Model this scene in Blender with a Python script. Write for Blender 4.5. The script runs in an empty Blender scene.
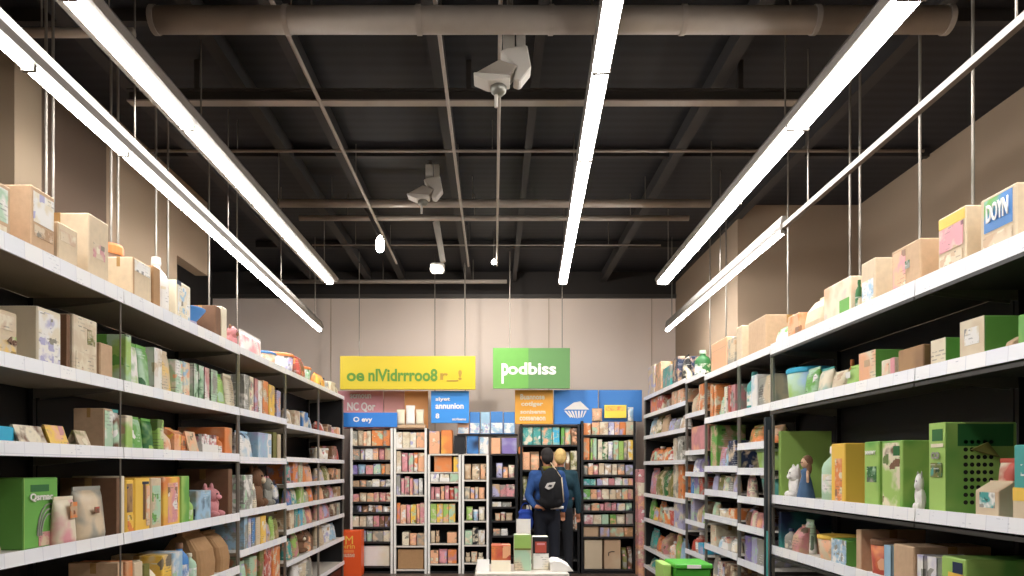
import bpy, bmesh, math, random
from mathutils import Vector, Matrix
random.seed(7)
S = 0.9                 # layout units -> metres
F, CX, CY, EYE = 720.0, 494.0, 468.0, 1.6
COL = bpy.context.scene.collection
PI = math.pi

# ------------------------------------------------------------------ materials
def lin(h):
    h = h.lstrip('#'); o = []
    for i in (0, 2, 4):
        c = int(h[i:i+2], 16) / 255
        o.append(c/12.92 if c <= .04045 else ((c+.055)/1.055)**2.4)
    return (*o, 1)
PAL = dict(tan='#c9a988', kraft='#ac855c', cream='#e6dac0', white='#eeeae4', green='#6cab4e', lime='#a4c868',
    darkgreen='#2c6a34', teal='#4aa39c', blue='#4a86c8', lightblue='#a2c4da', navy='#22304e', yellow='#f2c654',
    orange='#e58a4c', red='#c05444', pink='#e09aa0', peach='#eeb48c', brown='#7a5840', grey='#9a988e', black='#1a1a1e',
    purple='#8878b4', lavender='#b4b0d0', olive='#7c7a3c', mint='#b4d2b4', rose='#cc8a8c', cyan='#3cb4d8', sand='#d6c2a4')
MATS = {}
def mat(name, color, rough=.6, metal=0, noise=0, nscale=20, bump=0, emit=0, alpha=1, trans=0):
    if name in MATS: return MATS[name]
    m = bpy.data.materials.new(name); m.use_nodes = True; nt = m.node_tree
    b = nt.nodes['Principled BSDF']
    c = lin(color) if isinstance(color, str) else color
    b.inputs['Base Color'].default_value = c
    b.inputs['Roughness'].default_value = rough; b.inputs['Metallic'].default_value = metal
    if trans: b.inputs['Transmission Weight'].default_value = trans
    if emit:
        b.inputs['Emission Color'].default_value = c; b.inputs['Emission Strength'].default_value = emit
    if noise or bump:
        tc = nt.nodes.new('ShaderNodeTexCoord'); n = nt.nodes.new('ShaderNodeTexNoise')
        n.inputs['Scale'].default_value = nscale; n.inputs['Detail'].default_value = 4
        nt.links.new(tc.outputs['Object'], n.inputs['Vector'])
        if noise:
            mx = nt.nodes.new('ShaderNodeMix'); mx.data_type = 'RGBA'
            mx.inputs['A'].default_value = tuple(x*(1-noise) for x in c[:3]) + (1,)
            mx.inputs['B'].default_value = tuple(min(1, x*(1+noise)) for x in c[:3]) + (1,)
            nt.links.new(n.outputs['Fac'], mx.inputs['Factor']); nt.links.new(mx.outputs['Result'], b.inputs['Base Color'])
        if bump:
            bp = nt.nodes.new('ShaderNodeBump'); bp.inputs['Strength'].default_value = bump; bp.inputs['Distance'].default_value = .01
            nt.links.new(n.outputs['Fac'], bp.inputs['Height']); nt.links.new(bp.outputs['Normal'], b.inputs['Normal'])
    MATS[name] = m
    return m
def pm(c): return mat('plain_'+c, PAL[c], .55, noise=.08, nscale=14)
def kraft(c): return mat('board_'+c, PAL[c], .8, noise=.14, nscale=30, bump=.15)
def art(main, a='white', b=None, scale=9, amt=.5, lines=True):
    """printed packaging: blocks of accent colour and small rows of type on a main colour"""
    b = b or a
    key = 'print_%s_%s_%s_%g_%g_%d' % (main, a, b, scale, amt, lines)
    if key in MATS: return MATS[key]
    m = bpy.data.materials.new(key); m.use_nodes = True; nt = m.node_tree; N = nt.nodes.new; L = nt.links.new
    bs = nt.nodes['Principled BSDF']; bs.inputs['Roughness'].default_value = .45
    tc = N('ShaderNodeTexCoord'); oi = N('ShaderNodeObjectInfo'); ad = N('ShaderNodeVectorMath'); mu = N('ShaderNodeMath')
    mu.operation = 'MULTIPLY'; mu.inputs[1].default_value = 37
    L(oi.outputs['Random'], mu.inputs[0]); L(tc.outputs['Object'], ad.inputs[0]); L(mu.outputs[0], ad.inputs[1])
    nz = N('ShaderNodeTexNoise'); nz.inputs['Scale'].default_value = scale*.9; nz.inputs['Detail'].default_value = 3; L(ad.outputs[0], nz.inputs['Vector'])
    r = N('ShaderNodeValToRGB'); e = r.color_ramp.elements
    k = .62-.17*amt
    e[0].position = k-.1; e[0].color = lin(PAL[main]); e[1].position = k+.02; e[1].color = lin(PAL[a])
    x = e.new(k+.08); x.color = lin(PAL[a]); x = e.new(k+.2); x.color = lin(PAL[b])
    L(nz.outputs['Fac'], r.inputs[0])
    vo = N('ShaderNodeTexVoronoi'); vo.inputs['Scale'].default_value = scale*2.2; vo.distance = 'CHEBYCHEV'; L(ad.outputs[0], vo.inputs['Vector'])
    sp = N('ShaderNodeSeparateColor'); L(vo.outputs['Color'], sp.inputs[0])
    g1 = N('ShaderNodeMath'); g1.operation = 'GREATER_THAN'; g1.inputs[1].default_value = 1-.17*amt if lines else 2; L(sp.outputs[0], g1.inputs[0])
    m1 = N('ShaderNodeMix'); m1.data_type = 'RGBA'; L(g1.outputs[0], m1.inputs['Factor']); L(r.outputs[0], m1.inputs['A']); m1.inputs['B'].default_value = lin(PAL[b])
    g2 = N('ShaderNodeMath'); g2.operation = 'LESS_THAN'; g2.inputs[1].default_value = .05*amt if lines else -1; L(sp.outputs[1], g2.inputs[0])
    m2 = N('ShaderNodeMix'); m2.data_type = 'RGBA'; L(g2.outputs[0], m2.inputs['Factor']); L(m1.outputs['Result'], m2.inputs['A']); m2.inputs['B'].default_value = tuple(v*.35 for v in lin(PAL[main])[:3])+(1,)
    out = m2.outputs['Result']
    if lines:
        br = N('ShaderNodeTexBrick'); br.inputs['Scale'].default_value = 1
        br.inputs['Brick Width'].default_value = .05; br.inputs['Row Height'].default_value = .018; br.inputs['Mortar Size'].default_value = .0065
        br.inputs['Color1'].default_value = (0,0,0,1); br.inputs['Color2'].default_value = (.6,.6,.6,1); br.inputs['Mortar'].default_value = (0,0,0,1)
        mp = N('ShaderNodeMapping'); mp.inputs['Rotation'].default_value = (PI/2, 0, 0); L(tc.outputs['Object'], mp.inputs[0]); L(mp.outputs[0], br.inputs['Vector'])
        n2 = N('ShaderNodeTexNoise'); n2.inputs['Scale'].default_value = scale*.8; L(ad.outputs[0], n2.inputs['Vector'])
        gt = N('ShaderNodeMath'); gt.operation = 'GREATER_THAN'; gt.inputs[1].default_value = .56; L(n2.outputs['Fac'], gt.inputs[0])
        ml = N('ShaderNodeMath'); ml.operation = 'MULTIPLY'; L(gt.outputs[0], ml.inputs[0]); L(br.outputs['Color'], ml.inputs[1])
        mx = N('ShaderNodeMix'); mx.data_type = 'RGBA'; L(ml.outputs[0], mx.inputs['Factor']); L(out, mx.inputs['A'])
        mc = lin(PAL[main]); dark = sum(mc[:3]) < 1.0
        mx.inputs['B'].default_value = (.85,.84,.8,1) if dark else (.12,.1,.09,1)
        out = mx.outputs['Result']
    L(out, bs.inputs['Base Color'])
    MATS[key] = m
    return m

# ------------------------------------------------------------------ mesh building
class MB:
    def __init__(s): s.v = []; s.f = []
    def add(s, vs, fs):
        o = len(s.v); s.v += [tuple(p) for p in vs]; s.f += [tuple(i+o for i in f) for f in fs]; return s
    def box(s, x0, x1, y0, y1, z0, z1):
        v = [(x, y, z) for z in (z0, z1) for y in (y0, y1) for x in (x0, x1)]
        return s.add(v, [(0,2,3,1),(4,5,7,6),(0,1,5,4),(2,6,7,3),(0,4,6,2),(1,3,7,5)])
    def tube(s, p, q, r, r2=None, n=12):
        p, q = Vector(p), Vector(q); r2 = r if r2 is None else r2; d = (q-p).normalized()
        a = d.orthogonal().normalized(); b = d.cross(a); v = []
        for c, rr in ((p, r), (q, r2)):
            for i in range(n):
                t = 2*PI*i/n; v.append(c+a*math.cos(t)*rr+b*math.sin(t)*rr)
        return s.add(v, [(i, (i+1)%n, n+(i+1)%n, n+i) for i in range(n)]+[tuple(range(n))[::-1], tuple(range(n, 2*n))])
    def lathe(s, prof, c=(0,0,0), n=20):
        v = []; k = len(prof)
        for r, z in prof:
            for i in range(n):
                t = 2*PI*i/n; v.append((c[0]+r*math.cos(t), c[1]+r*math.sin(t), c[2]+z))
        f = [(j*n+i, j*n+(i+1)%n, (j+1)*n+(i+1)%n, (j+1)*n+i) for j in range(k-1) for i in range(n)]
        return s.add(v, f+[tuple(range(n))[::-1], tuple((k-1)*n+i for i in range(n))])
    def ball(s, c, r, n=14, m=9):
        if not isinstance(r, (tuple, list)): r = (r, r, r)
        v = [(c[0], c[1], c[2]-r[2])]
        for j in range(1, m):
            a = -PI/2+PI*j/m
            for i in range(n):
                t = 2*PI*i/n; v.append((c[0]+r[0]*math.cos(a)*math.cos(t), c[1]+r[1]*math.cos(a)*math.sin(t), c[2]+r[2]*math.sin(a)))
        v.append((c[0], c[1], c[2]+r[2])); T = len(v)-1; f = []
        for i in range(n):
            f.append((0, 1+(i+1)%n, 1+i)); f.append((T, T-n+i, T-n+(i+1)%n))
        for j in range(m-2):
            for i in range(n):
                f.append((1+j*n+i, 1+j*n+(i+1)%n, 1+(j+1)*n+(i+1)%n, 1+(j+1)*n+i))
        return s.add(v, f)
    def prism(s, poly, a0, a1, axis='y'):
        """poly in the two other axes"""
        n = len(poly); v = []
        for a in (a0, a1):
            for p, q in poly: v.append({'y': (p, a, q), 'x': (a, p, q), 'z': (p, q, a)}[axis])
        return s.add(v, [tuple(range(n)), tuple(range(n, 2*n))[::-1]]+[(i, n+i, n+(i+1)%n, (i+1)%n) for i in range(n)])
    def cap(s, p, q, r1, r2=None):
        r2 = r1 if r2 is None else r2
        s.ball(p, r1); s.ball(q, r2); return s.tube(p, q, r1, r2, 14)
    def build(s, name, m, parent=None, bevel=0, smooth=False, seg=1):
        me = bpy.data.meshes.new(name)
        me.from_pydata([(x*S, y*S, z*S) for x, y, z in s.v], [], s.f)
        bm = bmesh.new(); bm.from_mesh(me); bmesh.ops.recalc_face_normals(bm, faces=bm.faces)
        if bevel: bmesh.ops.bevel(bm, geom=list(bm.edges), offset=bevel*S, segments=seg, affect='EDGES', profile=.5)
        if smooth:
            for f in bm.faces: f.smooth = True
        bm.to_mesh(me); bm.free()
        for x in (m if isinstance(m, (list, tuple)) else [m]): me.materials.append(x)
        o = bpy.data.objects.new(name, me); COL.objects.link(o)
        if parent: o.parent = parent
        return o
def remesh(o, voxel, smooth=4):
    md = o.modifiers.new('r', 'REMESH'); md.mode = 'VOXEL'; md.voxel_size = voxel*S; md.use_smooth_shade = True
    sm = o.modifiers.new('s', 'SMOOTH'); sm.iterations = smooth; sm.factor = .5
    dg = bpy.context.evaluated_depsgraph_get(); me = bpy.data.meshes.new_from_object(o.evaluated_get(dg))
    o.modifiers.clear(); old = o.data; o.data = me
    if not me.materials:
        for mm in old.materials: me.materials.append(mm)
    return o
def tag(o, label=None, cat=None, group=None, kind=None):
    if label: o['label'] = label
    if cat: o['category'] = cat
    if group: o['group'] = group
    if kind: o['kind'] = kind
    return o
def at(o, x, y, z, rz=0):
    o.location = (x*S, y*S, z*S); o.rotation_euler = (0, 0, rz); return o
def empty(name, x=0, y=0, z=0, rz=0):
    o = bpy.data.objects.new(name, None); COL.objects.link(o); return at(o, x, y, z, rz)
def lettering(parent, txt, w, h, m, loc, name='lettering', bold=.0):
    """flat raised type in the x-z plane facing -y, fitted to w x h, centred at loc"""
    cu = bpy.data.curves.new('t', 'FONT'); cu.body = txt; cu.extrude = .01; cu.offset = bold; cu.resolution_u = 3
    ob = bpy.data.objects.new('t', cu); COL.objects.link(ob)
    dg = bpy.context.evaluated_depsgraph_get(); me = bpy.data.meshes.new_from_object(ob.evaluated_get(dg))
    bpy.data.objects.remove(ob)
    xs = [v.co.x for v in me.vertices]; ys = [v.co.y for v in me.vertices]
    x0, x1, y0, y1 = min(xs), max(xs), min(ys), max(ys)
    for v in me.vertices:
        x = ((v.co.x-x0)/(x1-x0)-.5)*w; z = ((v.co.y-y0)/(y1-y0)-.5)*h
        v.co = ((x+loc[0])*S, (loc[1]-(.004 if v.co.z > 0 else 0))*S, (z+loc[2])*S)
    me.materials.clear(); me.materials.append(m); me.name = name
    o = bpy.data.objects.new(name, me); COL.objects.link(o); o.parent = parent
    return o
def X(px, y): return (px-CX)*y/F
def Z(py, y): return EYE+(CY-py)*y/F

# ------------------------------------------------------------------ camera, world
cam = bpy.data.objects.new('camera', bpy.data.cameras.new('camera')); COL.objects.link(cam)
cam.location = (0, 0, EYE*S); cam.rotation_euler = (PI/2, 0, 0)
cam.data.sensor_width = 36; cam.data.lens = 36*F/1024; cam.data.shift_x = (512-CX)/1024; cam.data.shift_y = (CY-288)/1024
cam.data.clip_start = .05
sc = bpy.context.scene; sc.camera = cam
sc.view_settings.view_transform = 'Standard'; sc.view_settings.look = 'None'; sc.view_settings.gamma = 1
sc.view_settings.use_curve_mapping = False; sc.view_settings.exposure = 0.0
w = bpy.data.worlds.new('w'); sc.world = w; w.use_nodes = True
w.node_tree.nodes['Background'].inputs[0].default_value = (.5, .48, .45, 1); w.node_tree.nodes['Background'].inputs[1].default_value = .05
sc.cycles.use_denoising = True; sc.cycles.max_bounces = 6; sc.cycles.sample_clamp_indirect = 8

# ------------------------------------------------------------------ shared materials
M_wall = mat('wall_paint', '#98846f', .9, noise=.04, nscale=2, bump=.05)
M_wallL = mat('wall_paint_left', '#98836c', .9, noise=.04, nscale=2, bump=.05)
M_wallB = mat('wall_paint_back', '#e6d6ca', .9, noise=.03, nscale=2, bump=.05)
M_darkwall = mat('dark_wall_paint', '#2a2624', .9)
M_deck = mat('ceiling_deck', '#3a3638', .8)
M_floor = mat('floor_vinyl', '#5a4a40', .35, noise=.15, nscale=5)
M_steel = mat('painted_beam', '#3c3733', .6, noise=.1, nscale=6)
M_duct = mat('duct_metal', '#a0958a', .5, .25, noise=.12, nscale=12)
M_joist = mat('joist_paint', '#2e2b2a', .7)
M_house = mat('fixture_housing', '#6c655d', .5, .3)
M_tube = mat('tube_glow', (1, .98, .96, 1), .5, emit=46)
M_bulb = mat('bulb_glow', (1, .96, .88, 1), .5, emit=40)
M_rod = mat('rod_metal', '#857e74', .4, .5)
M_black = mat('black_panel', '#0c0c10', .6)
M_shelfL = mat('shelf_beige', '#9a8f7e', .5, noise=.08, nscale=5)
M_shelfR = mat('shelf_dark', '#34322f', .5)
M_top = mat('shelf_top', '#d8d0c4', .5)
M_post = mat('post_metal', '#8a8880', .35, .6)
M_white = mat('white_plastic', '#eeebe4', .4)
M_dev = mat('device_plastic', '#d2ccc2', .5)
M_blackp = mat('black_plastic', '#18181a', .4)
M_clear = mat('clear_plastic', '#d8e4e4', .15, trans=.8)
def strip_mat():
    m = bpy.data.materials.new('price_strip'); m.use_nodes = True; nt = m.node_tree; N = nt.nodes.new; L = nt.links.new
    b = nt.nodes['Principled BSDF']; b.inputs['Roughness'].default_value = .35
    tc = N('ShaderNodeTexCoord'); mp = N('ShaderNodeMapping'); mp.inputs['Rotation'].default_value = (PI/2, 0, 0); L(tc.outputs['Object'], mp.inputs[0])
    br = N('ShaderNodeTexBrick'); br.inputs['Scale'].default_value = 1; br.offset = .37; br.offset_frequency = 1
    br.inputs['Brick Width'].default_value = .125; br.inputs['Row Height'].default_value = .5; br.inputs['Mortar Size'].default_value = .0025
    br.inputs['Color1'].default_value = lin('#f4f2f0'); br.inputs['Color2'].default_value = lin('#eaebf0'); br.inputs['Mortar'].default_value = lin('#dcdce2')
    L(mp.outputs[0], br.inputs['Vector'])
    b2 = N('ShaderNodeTexBrick'); b2.inputs['Scale'].default_value = 1; b2.inputs['Brick Width'].default_value = .034; b2.inputs['Row Height'].default_value = .016
    b2.inputs['Mortar Size'].default_value = .006; b2.inputs['Color1'].default_value = (0,0,0,1); b2.inputs['Color2'].default_value = (.5,.5,.5,1); b2.inputs['Mortar'].default_value = (0,0,0,1)
    L(mp.outputs[0], b2.inputs['Vector'])
    nz = N('ShaderNodeTexNoise'); nz.inputs['Scale'].default_value = 9; L(tc.outputs['Object'], nz.inputs['Vector'])
    gt = N('ShaderNodeMath'); gt.operation = 'GREATER_THAN'; gt.inputs[1].default_value = .6; L(nz.outputs['Fac'], gt.inputs[0])
    ml = N('ShaderNodeMath'); ml.operation = 'MULTIPLY'; L(gt.outputs[0], ml.inputs[0]); L(b2.outputs['Color'], ml.inputs[1])
    mx = N('ShaderNodeMix'); mx.data_type = 'RGBA'; L(ml.outputs[0], mx.inputs['Factor']); L(br.outputs['Color'], mx.inputs['A']); mx.inputs['B'].default_value = lin('#a0a2b0')
    L(mx.outputs['Result'], b.inputs['Base Color'])
    return m
M_strip = strip_mat()

# ------------------------------------------------------------------ room
def struct(name, mb, m, parent=None): return tag(mb.build(name, m, parent), kind='structure')
CH = EYE+3.24
struct('floor', MB().box(-4.8, 4.7, -3.2, 12.2, -.1, 0), M_floor)
def deck_mat():
    m = bpy.data.materials.new('deck_ribs'); m.use_nodes = True; nt = m.node_tree; N = nt.nodes.new; L = nt.links.new
    b = nt.nodes['Principled BSDF']; b.inputs['Roughness'].default_value = .7
    tc = N('ShaderNodeTexCoord'); wv = N('ShaderNodeTexWave'); wv.bands_direction = 'Y'; wv.inputs['Scale'].default_value = 2.6
    L(tc.outputs['Object'], wv.inputs['Vector']); r = N('ShaderNodeValToRGB'); r.color_ramp.elements[0].color = lin('#141418'); r.color_ramp.elements[1].color = lin('#1e1e23')
    L(wv.outputs['Fac'], r.inputs[0]); L(r.outputs[0], b.inputs['Base Color'])
    return m
M_deck = deck_mat()
struct('ceiling', MB().box(-4.8, 4.7, -3.2, 12.2, CH, CH+.1), M_deck)
struct('wall_right', MB().box(4.5, 4.7, -3.2, 8.87, 0, CH).box(3.0, 4.7, 8.87, 9.05, 0, CH).box(3.0, 3.15, 9.05, 12.1, 0, CH), M_wall)
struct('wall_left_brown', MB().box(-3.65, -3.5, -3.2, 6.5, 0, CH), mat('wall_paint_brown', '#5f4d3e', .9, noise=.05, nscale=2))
struct('wall_left', MB().box(-3.65, -3.5, 6.5, 7.95, 0, CH).box(-3.65, -3.5, 7.95, 8.8, EYE+2.35, CH), M_wallL)
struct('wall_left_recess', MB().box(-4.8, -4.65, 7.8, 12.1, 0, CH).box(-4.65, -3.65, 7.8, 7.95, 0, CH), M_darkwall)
struct('column_left', MB().box(-3.5, -3.33, 5.0, 5.3, 0, EYE+2.95), mat('column_paint', '#a08d75', .85))
struct('wall_back', MB().box(-4.8, 3.15, 11.9, 12.1, 0, EYE+2.83), M_wallB)
struct('wall_back_band', MB().box(-4.8, 3.15, 11.88, 12.1, EYE+2.83, CH), M_darkwall)
struct('wall_front', MB().box(-3.65, 4.7, -3.2, -3.0, 0, CH), M_wall)
struct('baseboard_back', MB().box(-4.65, 3.0, 11.87, 11.9, 0, .12), M_black)
struct('trim_back', MB().box(-4.65, 3.0, 11.84, 11.9, EYE+2.80, EYE+2.86), M_steel)
for x in (-2.7, -.98, .9, 2.6): struct('trim_panel_seam', MB().box(x, x+.012, 11.893, 11.9, .12, EYE+2.8), mat('seam', '#b8a48e', .9))

# ceiling members running across the room
def cross(name, label, cat, y, h, x0, x1, r, kind, group=None):
    o = empty(name, (x0+x1)/2, y, EYE+h); L = (x1-x0)/2
    if kind == 'duct':
        MB().tube((-L, 0, 0), (L, 0, 0), r, n=24).build('duct_pipe', M_duct, o, smooth=True)
        k = int(L*2/.8)
        for i in range(k+1):
            xx = -L+.02+i*(2*L-.04)/max(1, k); MB().tube((xx-.015, 0, 0), (xx+.015, 0, 0), r*1.08, n=24).build('duct_collar', M_duct, o)
        for xx in (-L*.6, 0, L*.6): MB().tube((xx, 0, r), (xx, 0, CH-EYE-h-.001), .006, n=6).build('hanger', M_rod, o)
    elif kind == 'beam':
        MB().box(-L, L, -r*.9, r*.9, -r, -r*.75).build('lower_flange', M_duct, o)
        MB().box(-L, L, -r*.15, r*.15, -r*.75, r*.75).box(-L, L, -r*.9, r*.9, r*.75, r).build('web', M_steel, o)
        for xx in (-L*.8, 0, L*.8): MB().box(xx-.02, xx+.02, -.015, .015, r, CH-EYE-h-.001).build('bracket', M_steel, o)
    else:
        MB().tube((-L, 0, 0), (L, 0, 0), r, n=12).build('pipe', M_duct, o, smooth=True)
        for xx in (-L*.75, -L*.1, L*.7): MB().tube((xx, 0, 0), (xx, 0, CH-EYE-h-.001), .005, n=6).build('hanger', M_rod, o)
    return tag(o, label, cat, group)
cross('air_duct', 'thick round pale duct crossing the whole ceiling nearest the camera', 'duct', 4.42, 2.75, -2.1, 2.8, .078, 'duct')
cross('ceiling_pipe', 'short thin pipe at upper left, level with the thick duct', 'pipe', 4.5, 2.72, -3.3, -2.25, .03, 'pipe', 'ceiling pipes')
cross('ceiling_beam', 'pale-flanged beam crossing the ceiling just behind the thick duct', 'beam', 5.73, 2.95, -2.9, 2.5, .05, 'beam')
cross('ceiling_pipe', 'thin straight pipe crossing the ceiling behind the nearest beam', 'pipe', 6.7, 2.95, -3.3, 4.0, .013, 'pipe', 'ceiling pipes')
cross('ceiling_pipe', 'thicker pale pipe, front one of the close pair over mid aisle', 'pipe', 8.0, 2.94, -2.4, 2.4, .045, 'pipe', 'ceiling pipes')
cross('ceiling_pipe', 'slimmer pale pipe, rear one of the close pair over mid aisle', 'pipe', 8.5, 2.95, -2.3, 2.3, .032, 'pipe', 'ceiling pipes')
cross('ceiling_pipe', 'very thin pipe crossing the ceiling far down the aisle', 'pipe', 9.5, 2.94, -2.4, 2.2, .01, 'pipe', 'ceiling pipes')
cross('ceiling_pipe', 'pale pipe along the top of the far wall', 'pipe', 11.2, 2.9, -3.3, .2, .03, 'pipe', 'ceiling pipes')
jl = ['leftmost', 'second from left', 'third from left', 'near the middle', 'right of the middle strip light', 'second from right', 'rightmost']
for i, (x, r) in enumerate(((-2.95, .03), (-2.05, .03), (-1.5, .03), (-.42, .035), (.33, .02), (1.8, .03), (3.0, .03))):
    o = MB().box(-r, r, -3, 11.85, -.16, 0).box(-r*1.7, r*1.7, -3, 11.85, -.17, -.155).build('ceiling_joist', M_joist)
    tag(at(o, x, 0, CH-.002), 'dark joist running down the aisle under the deck, %s' % jl[i], 'joist', 'ceiling joists')
for i, (y, wd) in enumerate(((5.1, 'between the thick duct and the first beam'), (7.3, 'ahead of the close pair of pipes'), (10.3, 'nearest the far wall'))):
    o = MB().box(-3.4, 4.4, -.03, .03, -.09, 0).build('ceiling_purlin', M_joist)
    tag(at(o, 0, y, CH-.003), 'dark purlin crossing the deck, %s' % wd, 'purlin', 'ceiling purlins')
# two long conduits
for (x, h, r, lb) in ((-.36, 2.86, .014, 'thin pale conduit running lengthwise beside the near white ceiling unit, left'), (.04, 2.87, .014, 'thin pale conduit running lengthwise over the middle of the aisle'), (-1.38, 2.9, .016, 'pale conduit running lengthwise left of the aisle middle')):
    o = empty('conduit', x, 4.0, EYE+h); MB().tube((0, 0, 0), (0, 6.2, 0), r, n=10).build('conduit_pipe', M_duct, o)
    for yy in (.9, 3.2, 5.6): MB().tube((0, yy, 0), (0, yy, CH-EYE-h-.001), .005, n=6).build('hanger', M_rod, o)
    tag(o, lb, 'conduit', 'lengthwise conduits')

# strip lights
def strip_light(label, p0, p1, h, segs, wid=.11, hw=.12, thin=0):
    (x0, y0), (x1, y1) = p0, p1; a = -math.atan2(x1-x0, y1-y0); L = math.hypot(x1-x0, y1-y0)
    o = empty('strip_light', x0, y0, EYE+h, a)
    b0 = 0
    if thin: MB().box(-.018, .018, 0, thin*L-.002, .01, .05).build('bare_rail', M_house, o)
    MB().prism([(-hw*.5, .001), (hw*.5, .001), (hw*.62, .04), (hw*.3, .12), (-hw*.3, .12), (-hw*.62, .04)], thin*L, L).build('housing', M_house, o)
    ys = [s*L for s in segs]
    for q in range(len(ys)-1):
        a0, a1 = ys[q]+.013, ys[q+1]-.013
        d = MB().prism([(-wid/2, 0), (wid/2, 0), (wid*.42, -.02), (wid*.2, -.03), (-wid*.2, -.03), (-wid*.42, -.02)], a0, a1).build('diffuser', M_tube, o)
        MB().box(-wid*.52, wid*.52, a1, a1+.012, -.032, .003).build('end_cap', M_house, o)
        MB().box(-wid*.52, wid*.52, a0-.012, a0, -.032, .003).build('end_cap', M_house, o)
    n = max(3, int((L-b0)/1.5))
    for i in range(n):
        yy = b0+.3+(L-b0-.6)*i/(n-1); MB().tube((0, yy, .12 if yy > thin*L else .05), (0, yy, CH-EYE-h-.001), .006, n=6).build('suspension_rod', M_rod, o)
    return tag(o, label, 'strip light', 'suspended strip lights')
def seg(n): return [i/n for i in range(n+1)]
strip_light('lit strip light over the left shelving, outermost of the left pair', (-2.28, 2.6), (-2.52, 10.4), 2.0, seg(8), .062, .10)
strip_light('lit strip light at left of the aisle, inner of the left pair', (-2.19, -.6), (-2.12, 9.3), 2.4, seg(7), .088, .19)
strip_light('lit strip light running down the middle of the aisle', (.46, .6), (.89, 9.3), 2.4, seg(7), .10, .105)
strip_light('wide lit strip light right of the aisle middle', (2.07, -.6), (2.18, 9.3), 2.4, seg(7), .145, .17)
strip_light('strip light over the right shelving, its near length an unlit pale bar', (2.39, 3.0), (2.5, 10.4), 2.0, [x/7.4 for x in (3.05, 4.1, 5.2, 6.3, 7.4)], .055, .05, 3.05/7.4)

# tie rods rising from the shelf tops
for i, px in enumerate((46, 53, 111, 118, 156, 168, 209, 237)):
    y = F*2.71/(494-px); o = MB().tube((0, 0, 0), (0, 0, CH-2.62), .009, n=8).tube((0, 0, 0), (0, 0, .015), .025, n=10).build('tie_rod', M_rod)
    tag(at(o, -2.71, y, 2.618), 'pale thin rod from left top shelf to ceiling, %s of eight from the near end' % ['first','second','third','fourth','fifth','sixth','seventh','eighth'][i], 'rod', 'rods above the left shelving')
for i, px in enumerate((973, 920, 860, 850, 788, 726, 710)):
    y = F*2.71/(px-494); z0 = 2.555
    o = MB().tube((0, 0, 0), (0, 0, CH-z0), .009, n=8).tube((0, 0, 0), (0, 0, .015), .025, n=10).build('tie_rod', M_rod)
    tag(at(o, 2.71, y, z0+.001), 'pale thin rod from right top shelf to ceiling, %s of seven from the near end' % ['first','second','third','fourth','fifth','sixth','seventh'][i], 'rod', 'rods above the right shelving')

# white wedge-shaped units hanging from the ceiling
def wedge_unit(x, y, zc, s, label, flip=1):
    o = empty('ceiling_speaker', x, y, zc)
    P = lambda l: [(p*s*flip, q*s) for p, q in l]
    MB().prism(P([(-.065,.06),(-.03,.09),(.11,.105),(.137,-.04),(.065,-.13),(.02,-.117),(.04,-.035)]), -.06*s, .06*s).build('body', M_dev, o, bevel=.008*s)
    wing = MB().prism(P([(-.07,.0),(-.225,-.085),(0,-.1),(.045,-.04)]), -.08*s, .06*s).build('wing', mat('wing_shade', '#a59c90', .6), o, bevel=.006*s)
    MB().prism(P([(-.235,-.083),(-.235,-.1),(-.14,-.14),(0,-.12),(.0,-.102)]), -.085*s, .065*s).build('wing_rim', M_dev, wing, bevel=.006*s)
    MB().box(-.045*s, .03*s, -.03*s, .03*s, .088*s, .24*s).box(.04*s, .1*s, -.03*s, .03*s, .1*s, .24*s).build('neck', M_dev, o, bevel=.004)
    MB().tube((.0, 0, .23*s), (.0, 0, max(.24*s+.02, CH-zc-.001)), .02, n=8).build('drop_pipe', M_rod, o)
    MB().lathe([(.03*s, .05*s), (.055*s, .03*s), (.05*s, .0), (.03*s, -.02*s)], (-.075*s*flip, 0, -.17*s)).build('sensor', M_post, o, smooth=True)
    MB().tube((-.09*s*flip, 0, -.27*s), (-.09*s*flip, 0, -.18*s), .012*s, n=8).build('stem', M_dev, o)
    return tag(o, label, 'ceiling speaker', 'white units under the ceiling')
wedge_unit(X(510, 4.7), 4.7, Z(66, 4.7), 1.0, 'large white wedge-shaped unit hanging from the near thick duct')
wedge_unit(X(430, 7.6), 7.6, Z(188, 7.6), 1.0, 'smaller white winged unit hanging left of the aisle middle')
o = empty('spotlight', X(443, 9.3), 9.3, Z(262, 9.3))
MB().tube((0, 0, 0), (-.09, .02, .52), .035, .045, n=12).build('arm', M_dev, o); MB().box(-.16, .02, -.06, .06, -.14, -.02).build('lamp_head', M_dev, o, bevel=.02)
MB().tube((-.09, .02, .51), (-.09, .02, CH-Z(262, 9.3)-.001), .012, n=8).build('drop_pipe', M_rod, o)
tag(o, 'white angled spotlight on a slanted arm, farthest of the white units', 'spotlight')
y = 8.2; o = empty('spotlight', X(380, y), y, Z(246, y))
MB().lathe([(.015, .12), (.045, .06), (.05, .0), (.04, -.05), (.02, -.07)]).build('bulb', M_bulb, o, smooth=True)
MB().tube((0, 0, .1), (-.12, 0, .36), .02, n=10).tube((-.12, 0, .36), (-.2, 0, .47), .014, n=8).build('arm', M_joist, o)
MB().tube((-.2, 0, .47), (-.2, 0, CH-Z(246, y)-.001), .01, n=8).build('drop_pipe', M_rod, o)
tag(o, 'glowing bare bulb spotlight on a dark jointed arm', 'spotlight')
y = 9.8; o = empty('pendant_bulb', X(494, y), y, Z(262, y))
MB().ball((0, 0, 0), .035).build('bulb', M_bulb, o, smooth=True); MB().tube((0, 0, .03), (0, 0, CH-Z(262, y)-.001), .006, n=6).build('cord', M_rod, o)
tag(o, 'tiny glowing round bulb hanging at the middle of the far ceiling', 'pendant bulb')

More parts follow.
